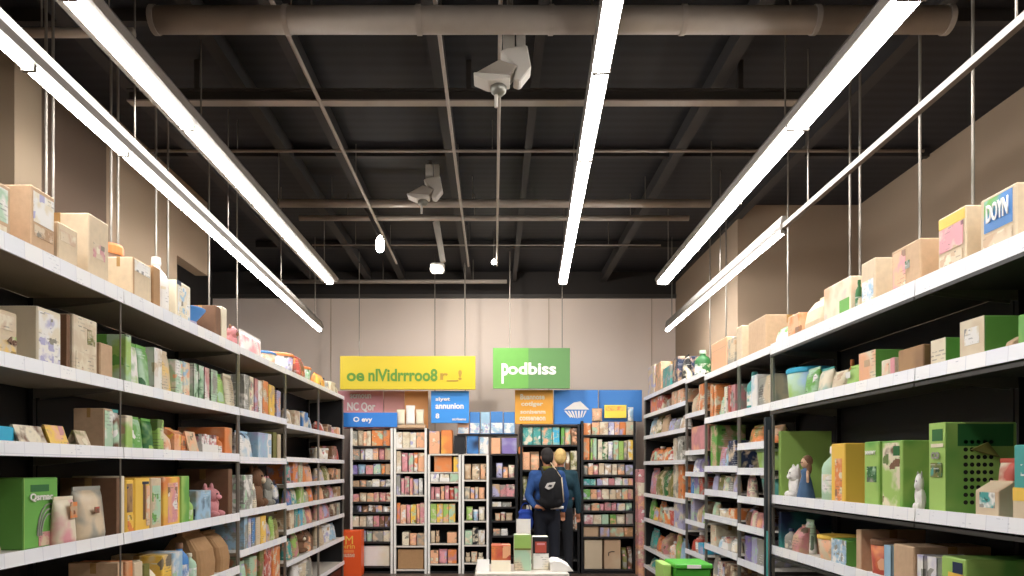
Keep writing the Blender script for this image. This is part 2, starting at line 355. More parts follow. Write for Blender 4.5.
def lamp(name, x, y, z, tx, ty, tz, power, angle, parent_label):
    l = bpy.data.lights.new(name, 'SPOT'); l.energy = power; l.spot_size = angle; l.spot_blend = .8; l.shadow_soft_size = .05; l.color = (1, .95, .88)
    o = bpy.data.objects.new(name, l); COL.objects.link(o); o.location = (x*S, y*S, z*S)
    o.rotation_euler = (Vector((tx, ty, tz))-Vector((x, y, z))).to_track_quat('-Z', 'Y').to_euler(); return o
lamp('spot_beam', X(443, 9.3)-.09, 9.15, Z(262, 9.3)-.16, -1.3, 11.9, 2.6, 85, 2.6, '')
lamp('spot_beam', X(494, 9.8), 9.8, Z(262, 9.8)-.05, .6, 11.9, 2.4, 95, 2.7, '')
# ------------------------------------------------------------------ shelving
XF = 2.2
BAYS = []; UNITS = []
def bay(side, y0, y1, shelves, label, ztop=None, shelf_m=None, lip=.085, trimmed=False, posts=(.02, .02)):
    BAYS.append((side, y0, y1, sorted(shelves), posts))
    sg = -1 if side == 'L' else 1
    rz = PI/2 if side == 'L' else -PI/2
    o = empty('shelving_bay', sg*XF, (y0+y1)/2, 0, rz)      # local x along run, y into the shelf
    lk = 1 if y0 < 5.5 else (.72 if y0 < 7.5 else .62)
    w2 = (y1-y0)/2-.004; sm = shelf_m or (M_shelfL if side == 'L' else M_shelfR); zt = ztop or max(shelves)
    MB().box(-w2, w2, .55, .57, 0, zt-.03).build('back_panel', M_black, o)
    # local -x end is the near end on the left run, the far end on the right run
    pn, pf = posts if side == 'L' else posts[::-1]
    for e, pw in ((-w2, pn), (w2, pf)):
        if pw: MB().box(min(e, e-math.copysign(pw, e)), max(e, e-math.copysign(pw, e)), .014, .014+max(.006, pw*.8), 0, zt-.031).build('upright', M_post if pw > .01 else M_rod, o)
        e2 = e-math.copysign(.03, e); MB().box(min(e, e2), max(e, e2), .52, .549, 0, zt-.031).build('rear_upright', M_black, o)
    MB().box(-w2, w2, .035, .54, 0, .14).build('plinth', M_blackp, o)
    if y1 > 10.5: e = w2 if side == 'L' else -w2; MB().box(min(e, e-math.copysign(.012, e)), max(e, e-math.copysign(.012, e)), .035, .515, .14, zt-.031).build('end_panel', M_black, o)
    lk0 = lk
    for z in shelves:
        lk = lk0*(.8 if z < 2.4 and lk0 == 1 else 1)
        s = MB().box(-w2, w2, .012, .547, z-.03, z).build('shelf', sm, o)
        MB().box(-w2, w2, .013, .545, z, z+.0015).build('shelf_liner', M_top, s)
        MB().prism([(.0, z-.055*lk), (.011, z-.055*lk), (.011, z+.03*lk), (.004, z+.03*lk)], -w2, w2, 'x').build('price_strip', M_strip, s)
        if trimmed: MB().box(-w2, w2, -.002, .012, z-.075, z-.056).build('edge_trim', M_shelfR, s)
        for e in (-w2+.021, w2-.026): MB().prism([(.06, z-.031), (.54, z-.031), (.54, z-.09), (.1, z-.045)], e, e+.005, 'x').build('bracket', M_post, s)
    return tag(o, label, 'shelving unit', 'shelving bays')
EPS = .002
ZL = [2.635, 2.10, 1.70, 1.19, .735, .28]
bay('L', 2.3, 4.28, ZL, 'black-backed shelving bay nearest the camera along the left wall', posts=(0, .008))
bay('L', 4.284, 6.24, ZL, 'black-backed left shelving bay, second from the camera, yellow boxes inside', posts=(0, .02))
ZL2 = [2.635, 2.10, 1.68, 1.21, .86, .36]
bay('L', 6.244, 7.65, ZL2, 'narrower left shelving bay, third from the camera')
ZL3 = [2.635, 2.06, 1.70, 1.42, 1.18, .92, .58, .22]
bay('L', 7.654, 9.1, ZL3, 'left shelving bay, fourth from the camera, with closely spaced shelves')
bay('L', 9.104, 10.6, ZL3, 'left shelving bay at the far corner of the aisle')
ZR = [2.555, 2.10, 1.365, .965, .45]
bay('R', 2.3, 3.765, ZR, 'dark right shelving bay nearest the camera, big green box inside', trimmed=True, posts=(0, 0))
bay('R', 3.769, 5.74, ZR, 'dark right shelving bay, second from the camera', trimmed=True, posts=(0, .02))
ZA = [2.555, 2.10, 1.80, 1.58, 1.33, 1.08, .77, .35]
bay('R', 5.744, 6.52, ZA, 'narrow right shelving bay just past the dark teal-edged post')
ZB = [2.555, 2.10, 1.60, 1.36, 1.11, .80, .35]
bay('R', 6.524, 7.54, ZB, 'right shelving bay, fourth from the camera')
ZC = [2.6, 2.2, 1.78, 1.54, 1.30, 1.0, .66, .3]
bay('R', 7.544, 8.3, ZC, 'slim right shelving bay, fifth from the camera')
ZD = [2.62, 2.36, 2.05, 1.68, 1.22, .86, .45, .18]
bay('R', 8.304, 10.6, ZD, 'wide right shelving bay at the far corner of the aisle')

# back units facing the camera
YB = 10.9
def yz(py): return Z(py, YB)
def unit(px0, px1, shelf_px, label, top_px, post='white', back=True):
    UNITS.append((X(px0, YB)+.04, X(px1, YB)-.04, sorted(yz(p) for p in shelf_px)))
    x0, x1 = X(px0, YB), X(px1, YB); o = empty('display_unit', (x0+x1)/2, YB, 0); w2 = (x1-x0)/2-.003
    pm_ = M_white if post == 'white' else M_blackp; zt = yz(top_px)
    if back: MB().box(-w2, w2, .42, .44, 0, zt).build('back_panel', M_black, o)
    for e in (-w2, w2-.035): MB().box(e, e+.035, .0, .03, 0, zt).build('upright', pm_, o)
    for e in (-w2, w2-.02): MB().box(e, e+.02, .03, .42, 0, zt).build('side_panel', M_blackp, o)
    MB().box(-w2+.036, w2-.036, .02, .41, 0, .03).build('plinth', M_blackp, o)
    for p in shelf_px:
        z = yz(p); s = MB().box(-w2+.036, w2-.036, .02, .419, z-.02, z).build('shelf', M_shelfR, o)
        MB().box(-w2+.036, w2-.036, .005, .019, z-.022, z+.003).build('price_strip', M_top if post == 'white' and len(shelf_px) < 8 else M_joist, s)
    return tag(o, label, 'shelving unit', 'units across the far end')
U1 = [446, 460, 474.5, 487, 502, 512.5, 527, 542, 566.5]
U2 = [448, 472, 495, 524, 546, 569.5]
U3 = [454, 482, 500, 523, 543.5, 564]
U4 = [454, 480, 499.5, 521, 545, 563]
U5 = [454, 478, 497, 507, 521, 536, 558]
U6 = [435, 460, 475, 485.5, 499.5, 511, 524.5, 537, 569.5]
unit(350, 393, U1, 'dark far shelving unit behind the orange bin, many thin rows', 428)
unit(393.5, 427, U2, 'far shelving unit with a plain brown box at its foot', 428)
unit(427.5, 461, U3, 'far shelving unit holding bright yellow-green packets', 454.5)
unit(461.5, 489, U4, 'narrow far shelving unit left of the black one', 454.5)
unit(489.5, 518, U5, 'black narrow far shelving unit just left of the shoppers', 454.5, 'black')
unit(581, 636, U6, 'wide far shelving unit right of the shoppers', 421, 'black')
unit(520, 580, [425, 445, 470, 500, 530, 560], 'far shelving unit behind the two shoppers', 424, 'black')

# ------------------------------------------------------------------ goods
def g_panel(o, w, h, rect, m, y=-.0002, name='printed_panel', th=.0025):
    u0, v0, u1, v1 = rect
    return MB().box((u0-.5)*w, (u1-.5)*w, y-th, y, v0*h, v1*h).build(name, m, o)
def carton(w, d, h, c, name='carton', m=None, opts={}):
    board = c in ('tan', 'kraft', 'sand', 'brown')
    o = MB().box(-w/2, w/2, 0, d, 0, h).build(name, m or (kraft(c) if board else pm(c)), bevel=min(.006, w*.06))
    if board and h > .12 and not opts.get('notape'):
        MB().box(-w/2-.0008, -w/2, d*.44, d*.56, h*.78, h*.995).box(w/2, w/2+.0008, d*.44, d*.56, h*.78, h*.995).box(-w/2+.003, w/2-.003, d*.44, d*.56, h, h+.0008).build('tape', mat('tape', '#b08a58', .25), o)
    return o
def gable(w, d, h, c, name='carton', m=None, opts={}):
    hb = h*.74
    o = MB().prism([(0, 0), (d, 0), (d, hb), (d*.55, h*.96), (d*.45, h*.96), (0, hb)], -w/2, w/2, 'x').build(name, m or pm(c), bevel=.003)
    MB().box(-w/2+.004, w/2-.004, d*.47, d*.53, h*.955, h).build('top_flap', pm(c), o)
    return o
def bag(w, d, h, c, name='paper_bag', m=None, opts={}):
    n = 8; v = []; rows = [(0, 1, 1), (.02, 1, 1), (.3, 1.02, 1.04), (.6, 1, .92), (.85, .97, .5), (.93, .96, .16), (1, .95, .1)]
    for t, sx, sy in rows:
        for i in range(n*2):
            a = 2*PI*(i+.5)/(n*2); ex = math.copysign(abs(math.cos(a))**.35, math.cos(a)); ey = math.copysign(abs(math.sin(a))**.35, math.sin(a))
            j = random.uniform(-.012, .012)
            v.append((w/2*.97*sx*ex*(1+j), d/2+d/2*.95*sy*ey*(1+j), h*t))
    k = n*2; f = [(j*k+i, j*k+(i+1)%k, (j+1)*k+(i+1)%k, (j+1)*k+i) for j in range(len(rows)-1) for i in range(k)]
    mb = MB().add(v, f+[tuple(range(k))[::-1], tuple((len(rows)-1)*k+i for i in range(k))])
    o = mb.build(name, m or kraft(c), smooth=False)
    MB().box(-w*.47, w*.47, d/2-d*.07, d/2+d*.07, h*.93, h*1.0).build('folded_top', kraft(c) if c in ('tan','kraft','brown','sand') else pm(c), o, bevel=.003)
    return o
def pouch(w, d, h, c, name='pouch', m=None, opts={}):
    d = min(d, w*.5+.03, .18); v = []; rows = 8; k = 14
    for j in range(rows+1):
        t = j/rows; th = (1-t)**.33*(1 if t > .05 else .85); sx = 1-.06*math.sin(t*PI)
        for i in range(k):
            a = 2*PI*i/k; v.append((w/2*.98*sx*math.copysign(abs(math.cos(a))**.6, math.cos(a)), d*.5+max(.003, d*.48*th)*math.sin(a)-0, h*t*.93))
    f = [(j*k+i, j*k+(i+1)%k, (j+1)*k+(i+1)%k, (j+1)*k+i) for j in range(rows) for i in range(k)]
    o = MB().add(v, f+[tuple(range(k))[::-1], tuple(rows*k+i for i in range(k))]).build(name, m or pm(c), smooth=True)
    MB().box(-w*.475, w*.475, d*.5-.004, d*.5+.004, h*.925, h).build('seal', pm(c), o)
    return o
def book(w, d, h, c, name='book', m=None, opts={}):
    o = MB().box(-w/2, w/2, 0, .004, 0, h).box(-w/2, -w/2+.003, 0, d, 0, h).box(w/2-.003, w/2, 0, d, 0, h).build(name, m or pm(c))
    MB().box(-w/2+.0035, w/2-.0035, .0045, d-.004, .003, h-.003).build('pages', mat('paper', '#e8e0cc', .9), o)
    return o
def bottle(w, d, h, c, name='bottle', m=None, opts={}):
    r = min(w/2, .09)*.98
    o = MB().lathe([(r*.9, 0), (r, .01), (r, h*.6), (r*.85, h*.7), (r*.35, h*.82), (r*.33, h*.88)], (0, r, 0)).build(name, m or pm(c), smooth=True)
    MB().lathe([(r*.4, h*.87), (r*.42, h*.9), (r*.38, h)], (0, r, 0)).build('cap', pm(opts.get('cap', 'white')), o)
    MB().lathe([(r*1.015, h*.15), (r*1.015, h*.5)], (0, r, 0)).build('wrap_label', art('white', c, 'cream', 12), o)
    return o
def tub(w, d, h, c, name='tub', m=None, opts={}):
    r = w/2*.97
    o = MB().lathe([(r*.84, 0), (r*.86, .005), (r*.96, h*.84), (r*.9, h*.85)], (0, r, 0), 24).build(name, m or pm(c), smooth=True)
    MB().lathe([(r*.98, h*.84), (r, h*.86), (r, h*.96), (r*.93, h)], (0, r, 0), 24).build('lid', pm(opts.get('cap', 'white')), o)
    return o
def flared(w, d, h, c, name='bowl', m=None, opts={}):
    r = w/2*.97
    o = MB().lathe([(r*.55, 0), (r*.6, h*.02), (r*.62, h*.55), (r, h*.97), (r, h), (r*.9, h*.99), (r*.55, h*.6)], (0, r, 0), 24).build(name, m or pm(c), smooth=True)
    MB().lathe([(r*.57, 0.003), (r*.635, h*.02), (r*.645, h*.5)], (0, r, 0), 24).build('base_cup', pm('lavender'), o)
    return o
def tray(w, d, h, c, name='tray', m=None, opts={}):
    d = min(d, .3)
    o = MB().box(-w/2, w/2, 0, d, 0, .006).box(-w/2, w/2, 0, .006, 0, h*.5).box(-w/2, -w/2+.006, .006, d, 0, h*.5).box(w/2-.006, w/2, .006, d, 0, h*.5).box(-w/2+.006, w/2-.006, d-.006, d, 0, h*.8).build(name, m or pm('white'))
    k = max(2, int(w/.05)); cc = opts.get('mix', [c, 'cream', 'peach'])
    for i in range(k):
        x0 = -w/2+.008+(w-.016)*i/k; x1 = -w/2+.008+(w-.016)*(i+1)/k-.002
        MB().box(x0, x1, .01, d*.8, .008, h*random.uniform(.75, 1)).build('packet', art(cc[i % len(cc)], 'white', 'rose', 14), o)
    return o
def plush(w, d, h, c, name='plush_toy', m=None, opts={}):
    r = w/2*.9; d = min(d, w); mb = MB()
    mb.ball((0, r, h*.3), (r, r*.8, h*.3)).ball((0, r*.8, h*.7), (r*.75, r*.7, h*.24)).ball((-r*.5, r*.4, h*.12), (r*.35, r*.5, h*.11)).ball((r*.5, r*.4, h*.12), (r*.35, r*.5, h*.11))
    mb.ball((-r*.85, r*.7, h*.4), (r*.2, r*.25, h*.17)).ball((r*.85, r*.7, h*.4), (r*.2, r*.25, h*.17))
    o = mb.build(name, m or mat('fur_'+c, PAL[c], .95, noise=.15, nscale=60, bump=.4), smooth=True)
    ec = opts.get('ear', c); em = mat('fur_'+ec, PAL[ec], .95, noise=.15, nscale=60, bump=.4)
    for sx in (-1, 1): MB().ball((sx*r*.55, r*.85, h*.9), (r*.22, r*.14, h*(.1 if not opts.get('long') else .18))).build('ear', em, o, smooth=True)
    MB().ball((0, r*.15, h*.64), (r*.3, r*.2, h*.08)).build('muzzle', mat('fur_'+opts.get('muz', 'cream'), PAL[opts.get('muz', 'cream')], .95), o, smooth=True)
    for sx in (-1, 1): MB().ball((sx*r*.28, r*.14, h*.75), (r*.07, r*.05, h*.025)).build('eye', M_blackp, o, smooth=True)
    return o
def card(w, d, h, c, name='leaflet', m=None, opts={}):
    # a standing folded card leaning back
    o = MB().prism([(0, 0), (.012, 0), (.05, h), (.042, h)], -w/2, w/2, 'x').prism([(.085, 0), (.095, 0), (.052, h*.98), (.045, h*.98)], -w/2, w/2, 'x').build(name, m or pm(c))
    return o
KIND = dict(carton=carton, gable=gable, bag=bag, pouch=pouch, book=book, bottle=bottle, tub=tub, flared=flared, tray=tray, plush=plush, card=card)
NAMES = dict(carton='carton', gable='gable_box', bag='paper_bag', pouch='pouch', book='book', bottle='bottle', tub='tub', flared='funnel_cup', tray='packet_tray', plush='plush_toy', card='folded_card')
CATS = dict(carton='carton', gable='carton', bag='bag', pouch='pouch', book='book', bottle='bottle', tub='tub', flared='cup', tray='tray', plush='toy', card='card')
WORD = dict(carton='carton', gable='peaked carton', bag='folded bag', pouch='pouch', book='book', bottle='bottle', tub='lidded tub', flared='cup', tray='tray of packets', plush='toy', card='card')
LABELS = {}
def make(side, xa, xb, ytop, zs, kind, c, d=.3, xf=None, a=None, opts=None, jit=0, shrink=.97, panels=(), text=None, name=None, back_y=None):
    opts = opts or {}
    if side in 'LR':
        xf = xf or (2.255 if kind != 'card' else 2.22); sg = -1 if side == 'L' else 1
        ya = F*xf/abs(CX-xa); yb = F*xf/abs(CX-xb); yn, yf = min(ya, yb), max(ya, yb)
        w_, h = (yf-yn)*shrink, EYE+(CY-ytop)*yn/F-zs
        if w_ > .2: w_ -= .01
        for sd, b0, b1, zz, ps in BAYS:
            if sd == side and b0 <= (yn+yf)/2 <= b1:
                lo, hi = max((yn+yf)/2-w_/2, b0+ps[0]+.012), min((yn+yf)/2+w_/2, b1-ps[1]-.012)
                if hi > lo: w_ = hi-lo; yn, yf = lo, hi
                up = [q for q in zz if q > zs+.05]
                if up: h = min(h, up[0]-.035-zs)
                if zs not in zz: print('SHELF?', side, xa, xb, zs)
        pos = (sg*xf, (yn+yf)/2, zs+EPS, PI/2 if side == 'L' else -PI/2)
    else:
        yy = back_y or (YB+.035); w_ = (xb-xa)*yy/F*shrink; h = EYE+(CY-ytop)*yy/F-zs
        xc = X((xa+xb)/2, yy)
        if back_y is None or abs(back_y-YB) < .1:
            for u0, u1, zz in UNITS:
                if u0-.04 <= xc <= u1+.04 and zs < zz[-1]-.01:
                    lo, hi = max(xc-w_/2, u0), min(xc+w_/2, u1)
                    if hi-lo > .02: w_ = hi-lo; xc = (hi+lo)/2
                    h = min(h, min(q for q in zz if q > zs+.03)-.025-zs) if any(q > zs+.03 for q in zz) else h
        pos = (xc, yy, zs+EPS, 0)
    h = max(.04, h-EPS); d = min(d, .47)
    m = art(*a) if a else None
    o = KIND[kind](w_, d, h, c, name or NAMES[kind], m, opts)
    if kind in ('tub', 'flared', 'bottle', 'plush') and w_ > .44: o.scale = (1, .44/w_, 1)
    for q, (rect, pmx) in enumerate(panels): g_panel(o, w_, h, rect, art(*pmx) if isinstance(pmx, tuple) else pm(pmx), y=-.0002-.0018*q, th=.0016)
    if text:
        t, (u0, v0, u1, v1), tcol = text
        lettering(o, t, (u1-u0)*w_, (v1-v0)*h, pm(tcol), ((((u0+u1)/2)-.5)*w_, -.002*(1+len(panels)), (v0+v1)/2*h), bold=.025)
    at(o, *pos[:3], pos[3]+jit)
    o['_wh'] = 0; del o['_wh']
    return o, w_, h
def I(side, xa, xb, ytop, zs, kind, c, label, group, **k):
    o, w_, h = make(side, xa, xb, ytop, zs, kind, c, **k)
    tag(o, label, CATS[kind], group); return o
ORD = ['first','second','third','fourth','fifth','sixth','seventh','eighth','ninth','tenth','eleventh','twelfth','thirteenth']
ACC = ['white', 'cream', 'peach', 'sand', 'rose', 'grey', 'cream', 'lavender', 'tan', 'mint']
def rowset(side, zs, items, phrase, group, end='left', **kw):
    its = sorted(items, key=lambda t: t[0]) 
    if end == 'near end' and side == 'R': its = its[::-1]
    if side in 'LR':
        pxp = lambda y: CX+(-1 if side == 'L' else 1)*F*2.255/y
        cand = [bb for bb in BAYS if bb[0] == side and zs in bb[3]]; cm = (its[0][0]+its[-1][1])/2
        bb = min(cand, key=lambda q: abs((pxp(q[1]+.02)+pxp(q[2]-.02))/2-cm)); l0, l1 = sorted((pxp(bb[1]+.035), pxp(bb[2]-.035)))
        m0, m1 = its[0][0], its[-1][1]; n0, n1 = max(m0, l0), min(m1, l1)
        if n0 != m0 or n1 != m1:
            if m1 <= l0+2 or m0 >= l1-2 or (m1-m0) > 1.6*(n1-n0): n0, n1 = l0, l1
            its = [(n0+(t[0]-m0)/(m1-m0)*(n1-n0), n0+(t[1]-m0)/(m1-m0)*(n1-n0))+tuple(t[2:]) for t in its]
    for i, it in enumerate(its):
        xa, xb, yt, kind, c = it[:5]; extra = it[5] if len(it) > 5 else {}
        r = random.Random(hash((int(xa*7), int(yt*3), len(c)))); a1 = ACC[r.randrange(len(ACC))]; a2 = ACC[r.randrange(len(ACC))]
        kk = dict(kw); kk.update(extra)
        if 'a' not in kk and kind != 'tray' and not (kind == 'plush'): kk['a'] = (c, a1, a2, 12, .2)
        if kind == 'plush': kk.pop('a', None)
        if side in 'LR': kk.setdefault('jit', r.uniform(-.035, .035)); kk.setdefault('shrink', .94)
        o, w_, h = make(side, xa, xb, yt, zs, kind, c, **kk)
        n = 'only item' if len(its) == 1 else ORD[i]+' from the '+end
        cn = {'lightblue': 'light blue', 'darkgreen': 'dark green', 'lime': 'lime green'}.get(c, c)
        tag(o, '%s %s, %s, %s' % (cn, WORD[kind], n, phrase), CATS[kind], group)
def fill(px0, px1, yt, py, kinds, cols, phrase, group, n=None, jh=2.0, **kw):
    n = n or len(cols); its = []; r = random.Random(int(px0*31+py*7)); wd = [r.uniform(.7, 1.3) for _ in range(n)]; t = sum(wd); x = px0
    for i in range(n):
        x1 = x+(px1-px0)*wd[i]/t
        its.append((x, x1-.25, yt+r.uniform(0, jh), kinds[i % len(kinds)], cols[i % len(cols)])); x = x1
    rowset('B', yz(py), its, phrase, group, **kw)

# ================================================================== left wall, top shelf
z = ZL[0]; g = 'goods on the left top shelf'
W = ('cream', 'white', 'lightblue', 16, .6)
I('L', -24, 12, 168, z, 'carton', 'tan', 'pale brown carton nearest the camera on left top shelf, white-green print', g, d=.34, panels=[((.1,.35,.9,.92), ('white','mint','cream',14,.7)), ((.15,.08,.85,.28), ('tan','cream','kraft',16,.4))])
o = I('L', 31, 55, 184, z, 'carton', 'tan', 'brown carton with white shipping label and a dark side handle hole', g, d=.36, panels=[((.08,.5,.95,.93), ('white','cream','lavender',14,.2)), ((.1,.3,.9,.46), ('sand','kraft','tan',18,.5))])
wq = F*2.255*(1/(494-55)-1/(494-31))*.97-.01
MB().tube((-wq/2-.0002, .2, .2), (-wq/2-.003, .2, .2), .045, n=18).build('handle_hole', M_black, o)
I('L', 58, 78, 221, z, 'carton', 'sand', 'small plain tan carton between the labelled carton and creased tall carton', g, d=.14, panels=[((.1,.62,.9,.85), ('sand','tan','cream',14,.5))])
I('L', 88, 109.5, 212, z, 'carton', 'sand', 'tall tan carton with a dark crease, beside the small plain carton', g, d=.36, panels=[((.2,.4,.8,.62), ('sand','rose','cream',14,.4))])
I('L', 113, 131, 240, z, 'tub', 'brown', 'brown round tub with orange lid behind the open paper bag', g, xf=2.45, opts=dict(cap='orange'))
I('L', 132, 152, 256, z, 'carton', 'sand', 'tan upright carton with a white-printed top band, right of orange-lidded tub', g, d=.18, panels=[((.1,.72,.9,.97), ('white','cream','grey',14,.3)), ((.0,.0,.06,1), 'kraft')])
I('L', 153, 160.5, 265, z, 'carton', 'kraft', 'narrow brown carton left of the slender white bottle', g, d=.15)
I('L', 162, 173, 254, z, 'bottle', 'white', 'tall slender white bottle on the left top shelf', g, opts=dict(cap='white'))
I('L', 176, 191, 279, z, 'carton', 'cream', 'cream carton with slanted print, right of the slender white bottle', g, d=.3, panels=[((.1,.1,.92,.9), W), ((0,.9,.3,1), 'navy')])
I('L', 193.5, 214, 303, z, 'flared', 'blue', 'bright blue wide-rimmed cup on a translucent base', g)
I('L', 215.5, 221, 305, z, 'carton', 'brown', 'thin brown carton beside the bright blue cup', g, d=.25)
I('L', 222, 227, 306, z, 'carton', 'cream', 'thin cream upright carton left of the pink-brown toy', g, d=.3)
I('L', 228, 242, 319, z, 'plush', 'rose', 'pinkish soft toy with brown head tuft on left top shelf', g, opts=dict(ear='brown', muz='brown'))
I('L', 244, 266, 328, z, 'pouch', 'white', 'large white-pink pouch on the left top shelf', g, a=('white','pink','cream',7,.35), d=.1)
I('L', 270, 287, 349.5, z, 'tub', 'cream', 'cream tub with flat dark blue lid on left top shelf', g, a=('cream','peach','mint',14,.6), opts=dict(cap='blue'))
I('L', 288, 299, 351, z, 'tub', 'lavender', 'pale tub with orange-red cap on left top shelf', g, a=('white','lavender','rose',14,.6), opts=dict(cap='orange'))
I('L', 299.5, 306, 356, z, 'bag', 'red', 'rust red folded bag on left top shelf, left of the green tub', g, a=('red','brown','orange',10,.4), d=.12)
I('L', 306.5, 317, 365, z, 'tub', 'green', 'green patterned tub with orange lid near far end of left top shelf', g, a=('green','mint','white',20,.7), opts=dict(cap='orange'))
I('L', 318, 326, 372, z, 'bag', 'orange', 'orange-yellow small bag near the far end of left top shelf', g, a=('orange','yellow','peach',10,.6), d=.12)
I('L', 326.5, 330, 377, z, 'bottle', 'grey', 'small grey-capped bottle near the far end of left top shelf', g, opts=dict(cap='navy'))
rowset('L', z, [(331,336,381,'carton','sand'),(336.5,341,384,'pouch','cream')], 'at the far corner of the left top shelf', g)

# left second shelf
z = ZL[1]; g = 'goods on the left second shelf'
I('L', -26, 18.5, 300, z, 'carton', 'sand', 'wide tan carton with yellow printed foot, nearest on left second shelf', g, d=.36, panels=[((.05,.12,.97,.5), ('yellow','sand','lime',12,.5)), ((.1,.6,.9,.9), ('sand','cream','tan',14,.5))], text=('4e', (.72,.32,.95,.48), 'brown'))
I('L', 36, 62, 305, z, 'carton', 'cream', 'greyish cream carton covered in fine lines of print', g, d=.36, panels=[((.06,.05,.95,.93), ('cream','white','lavender',14,.6))])
I('L', 72, 98, 313, z, 'carton', 'sand', 'yellowish carton with a small square brown window', g, d=.34, a=('sand','cream','sand',8,.3), panels=[((.58,.56,.9,.82), ('olive','sand','brown',20,.5)), ((.1,.08,.9,.4), ('sand','cream','tan',14,.5))])
I('L', 66.5, 70, 314, z, 'carton', 'brown', 'thin slab in dark brown for the shaded gap left of square-window carton', g, d=.22)  # dark brown stands in for the shade of the gap between the cartons
I('L', 100, 114, 342, z, 'carton', 'tan', 'low plain brown box just left of the slim post, second shelf', g, d=.3)
I('L', 126, 131.5, 334, z, 'carton', 'lime', 'narrow pale green upright pack right of the slim post', g, d=.2, a=('mint','lime','green',8,.6))
I('L', 132, 142, 341, z, 'pouch', 'green', 'bright green pouch with white flare, left one of two', g, a=('green','white','lime',7,.5), d=.2)
I('L', 142.5, 153, 344, z, 'pouch', 'green', 'bright green pouch with pale stripe, right one of two', g, a=('green','mint','darkgreen',6,.5), d=.2)
I('L', 154, 162, 347, z, 'book', 'mint', 'pale green-white book left of the mustard pack, second shelf', g, a=('mint','white','sand',8,.6), d=.2)
I('L', 163, 175, 348, z, 'pouch', 'sand', 'mustard tan pouch on the left second shelf', g, a=('sand','yellow','olive',7,.5), d=.2)
I('L', 176, 183, 359, z, 'carton', 'white', 'pastel striped pack, left one of the pair before the dark gap', g, a=('white','mint','peach',14,.7), d=.22)
I('L', 183.5, 190, 361, z, 'carton', 'cream', 'pastel peach pack, right one of the pair before the dark gap', g, a=('peach','cream','lightblue',14,.7), d=.22)
I('L', 194, 198.5, 363, z, 'book', 'mint', 'slim mint book right after the dark gap, second shelf', g, a=('white','mint','darkgreen',8,.5), d=.2)
I('L', 199, 204, 365, z, 'book', 'darkgreen', 'slim dark green book, second shelf', g, d=.2, a=('darkgreen','mint','white',8,.4))
I('L', 204.5, 209.5, 367, z, 'book', 'pink', 'slim pink-topped white book, second shelf', g, a=('white','rose','cream',8,.4), d=.2)
I('L', 211, 217.5, 369, z, 'book', 'teal', 'grey-green book left of the green burst pouch', g, a=('mint','grey','darkgreen',8,.5), d=.2)
I('L', 218, 229, 371, z, 'pouch', 'green', 'pouch with a green leafy burst fading to yellow', g, a=('green','lime','mint',6,.6), d=.2)
I('L', 229.5, 238, 373, z, 'pouch', 'cream', 'cream and tan pouch at the right end of bay two, second shelf', g, a=('sand','cream','tan',6,.6), d=.2)
g = 'goods on the far left second shelf'; ph = 'left second shelf, narrower third bay'
rowset('L', z, [(244,249.5,374,'book','grey'),(250,255,376,'book','cream'),(256,260,378,'book','rose'),(260.5,265,380,'carton','white'),(266,272,380,'carton','orange'),(272.5,279.5,384,'carton','yellow'),(281,286,390,'book','lavender')], ph, g)
z = ZL3[1]
rowset('L', z, [(288.5,295,408,'pouch','sand'),(295.5,302,410,'carton','cream'),(304,311,411,'carton','blue'),(311.5,318.5,414,'pouch','lightblue')], 'left second shelf, fourth bay', g)
rowset('L', z, [(321,327,421,'pouch','red'),(327.5,333,424,'carton','brown'),(333.5,338,426,'pouch','pink'),(338.5,342,427,'carton','peach')], 'left second shelf, far corner bay', g)
# stack of brown cartons seen high at the far end of the left run

# left third shelf
z = ZL[2]; g = 'goods on the left third shelf'
I('L', -26, 16, 423.5, z, 'carton', 'cyan', 'flat cyan box on the left third shelf', g, d=.3, a=('cyan','cyan','lightblue',4,.3,False))
I('L', 20, 50, 424, z, 'card', 'brown', 'brown and white leaning card with a furry animal picture', g, a=('brown','cream','grey',14,.7,False))
I('L', 52, 71, 424.5, z, 'card', 'yellow', 'yellow leaning card with pink and orange picture', g, a=('peach','yellow','rose',12,.7))
I('L', 81, 93, 430, z, 'card', 'sand', 'small folded tan card on third shelf, left of the teal-edged carton', g, a=('sand','olive','cream',12,.5))
I('L', 104, 115, 408, z, 'carton', 'tan', 'upright brown carton with white and teal front on third shelf', g, d=.18, panels=[((.05,.08,.97,.95), ('white','mint','cream',9,.6))])
I('L', 116, 123.5, 409, z, 'pouch', 'teal', 'narrow pouch with brown top and teal foot beside slim post', g, a=('mint','brown','white',8,.6), d=.16)
I('L', 126, 133, 415, z, 'carton', 'lime', 'narrow green-cream carton just right of slim post, third shelf', g, a=('lime','cream','tan',6,.5), d=.2)
I('L', 133.5, 147, 415.5, z, 'pouch', 'green', 'green pouch with a pale round picture, left one on third shelf', g, a=('green','mint','white',8,.5), d=.2)
I('L', 147.5, 157, 418, z, 'pouch', 'green', 'green pouch with dark shading, right one on third shelf', g, a=('green','darkgreen','lime',6,.5), d=.2)
I('L', 158, 164, 419, z, 'carton', 'lime', 'slim yellow-green carton right of two green pouches', g, a=('lime','cream','olive',8,.4), d=.2)
I('L', 165, 173, 429, z, 'bag', 'cream', 'small cream folded bag on the third shelf', g, a=('cream','peach','white',8,.4), d=.2)
I('L', 174.5, 181, 427, z, 'gable', 'orange', 'small orange peaked box on the third shelf, left one', g, a=('orange','peach','yellow',12,.5), d=.15)
I('L', 181.5, 189, 430, z, 'gable', 'peach', 'small peach peaked box on the third shelf, right one', g, a=('peach','orange','cream',12,.5), d=.15)
I('L', 190, 200, 431, z, 'card', 'sand', 'tan slanted card between peach box and grey tray', g, a=('sand','peach','tan',10,.4))
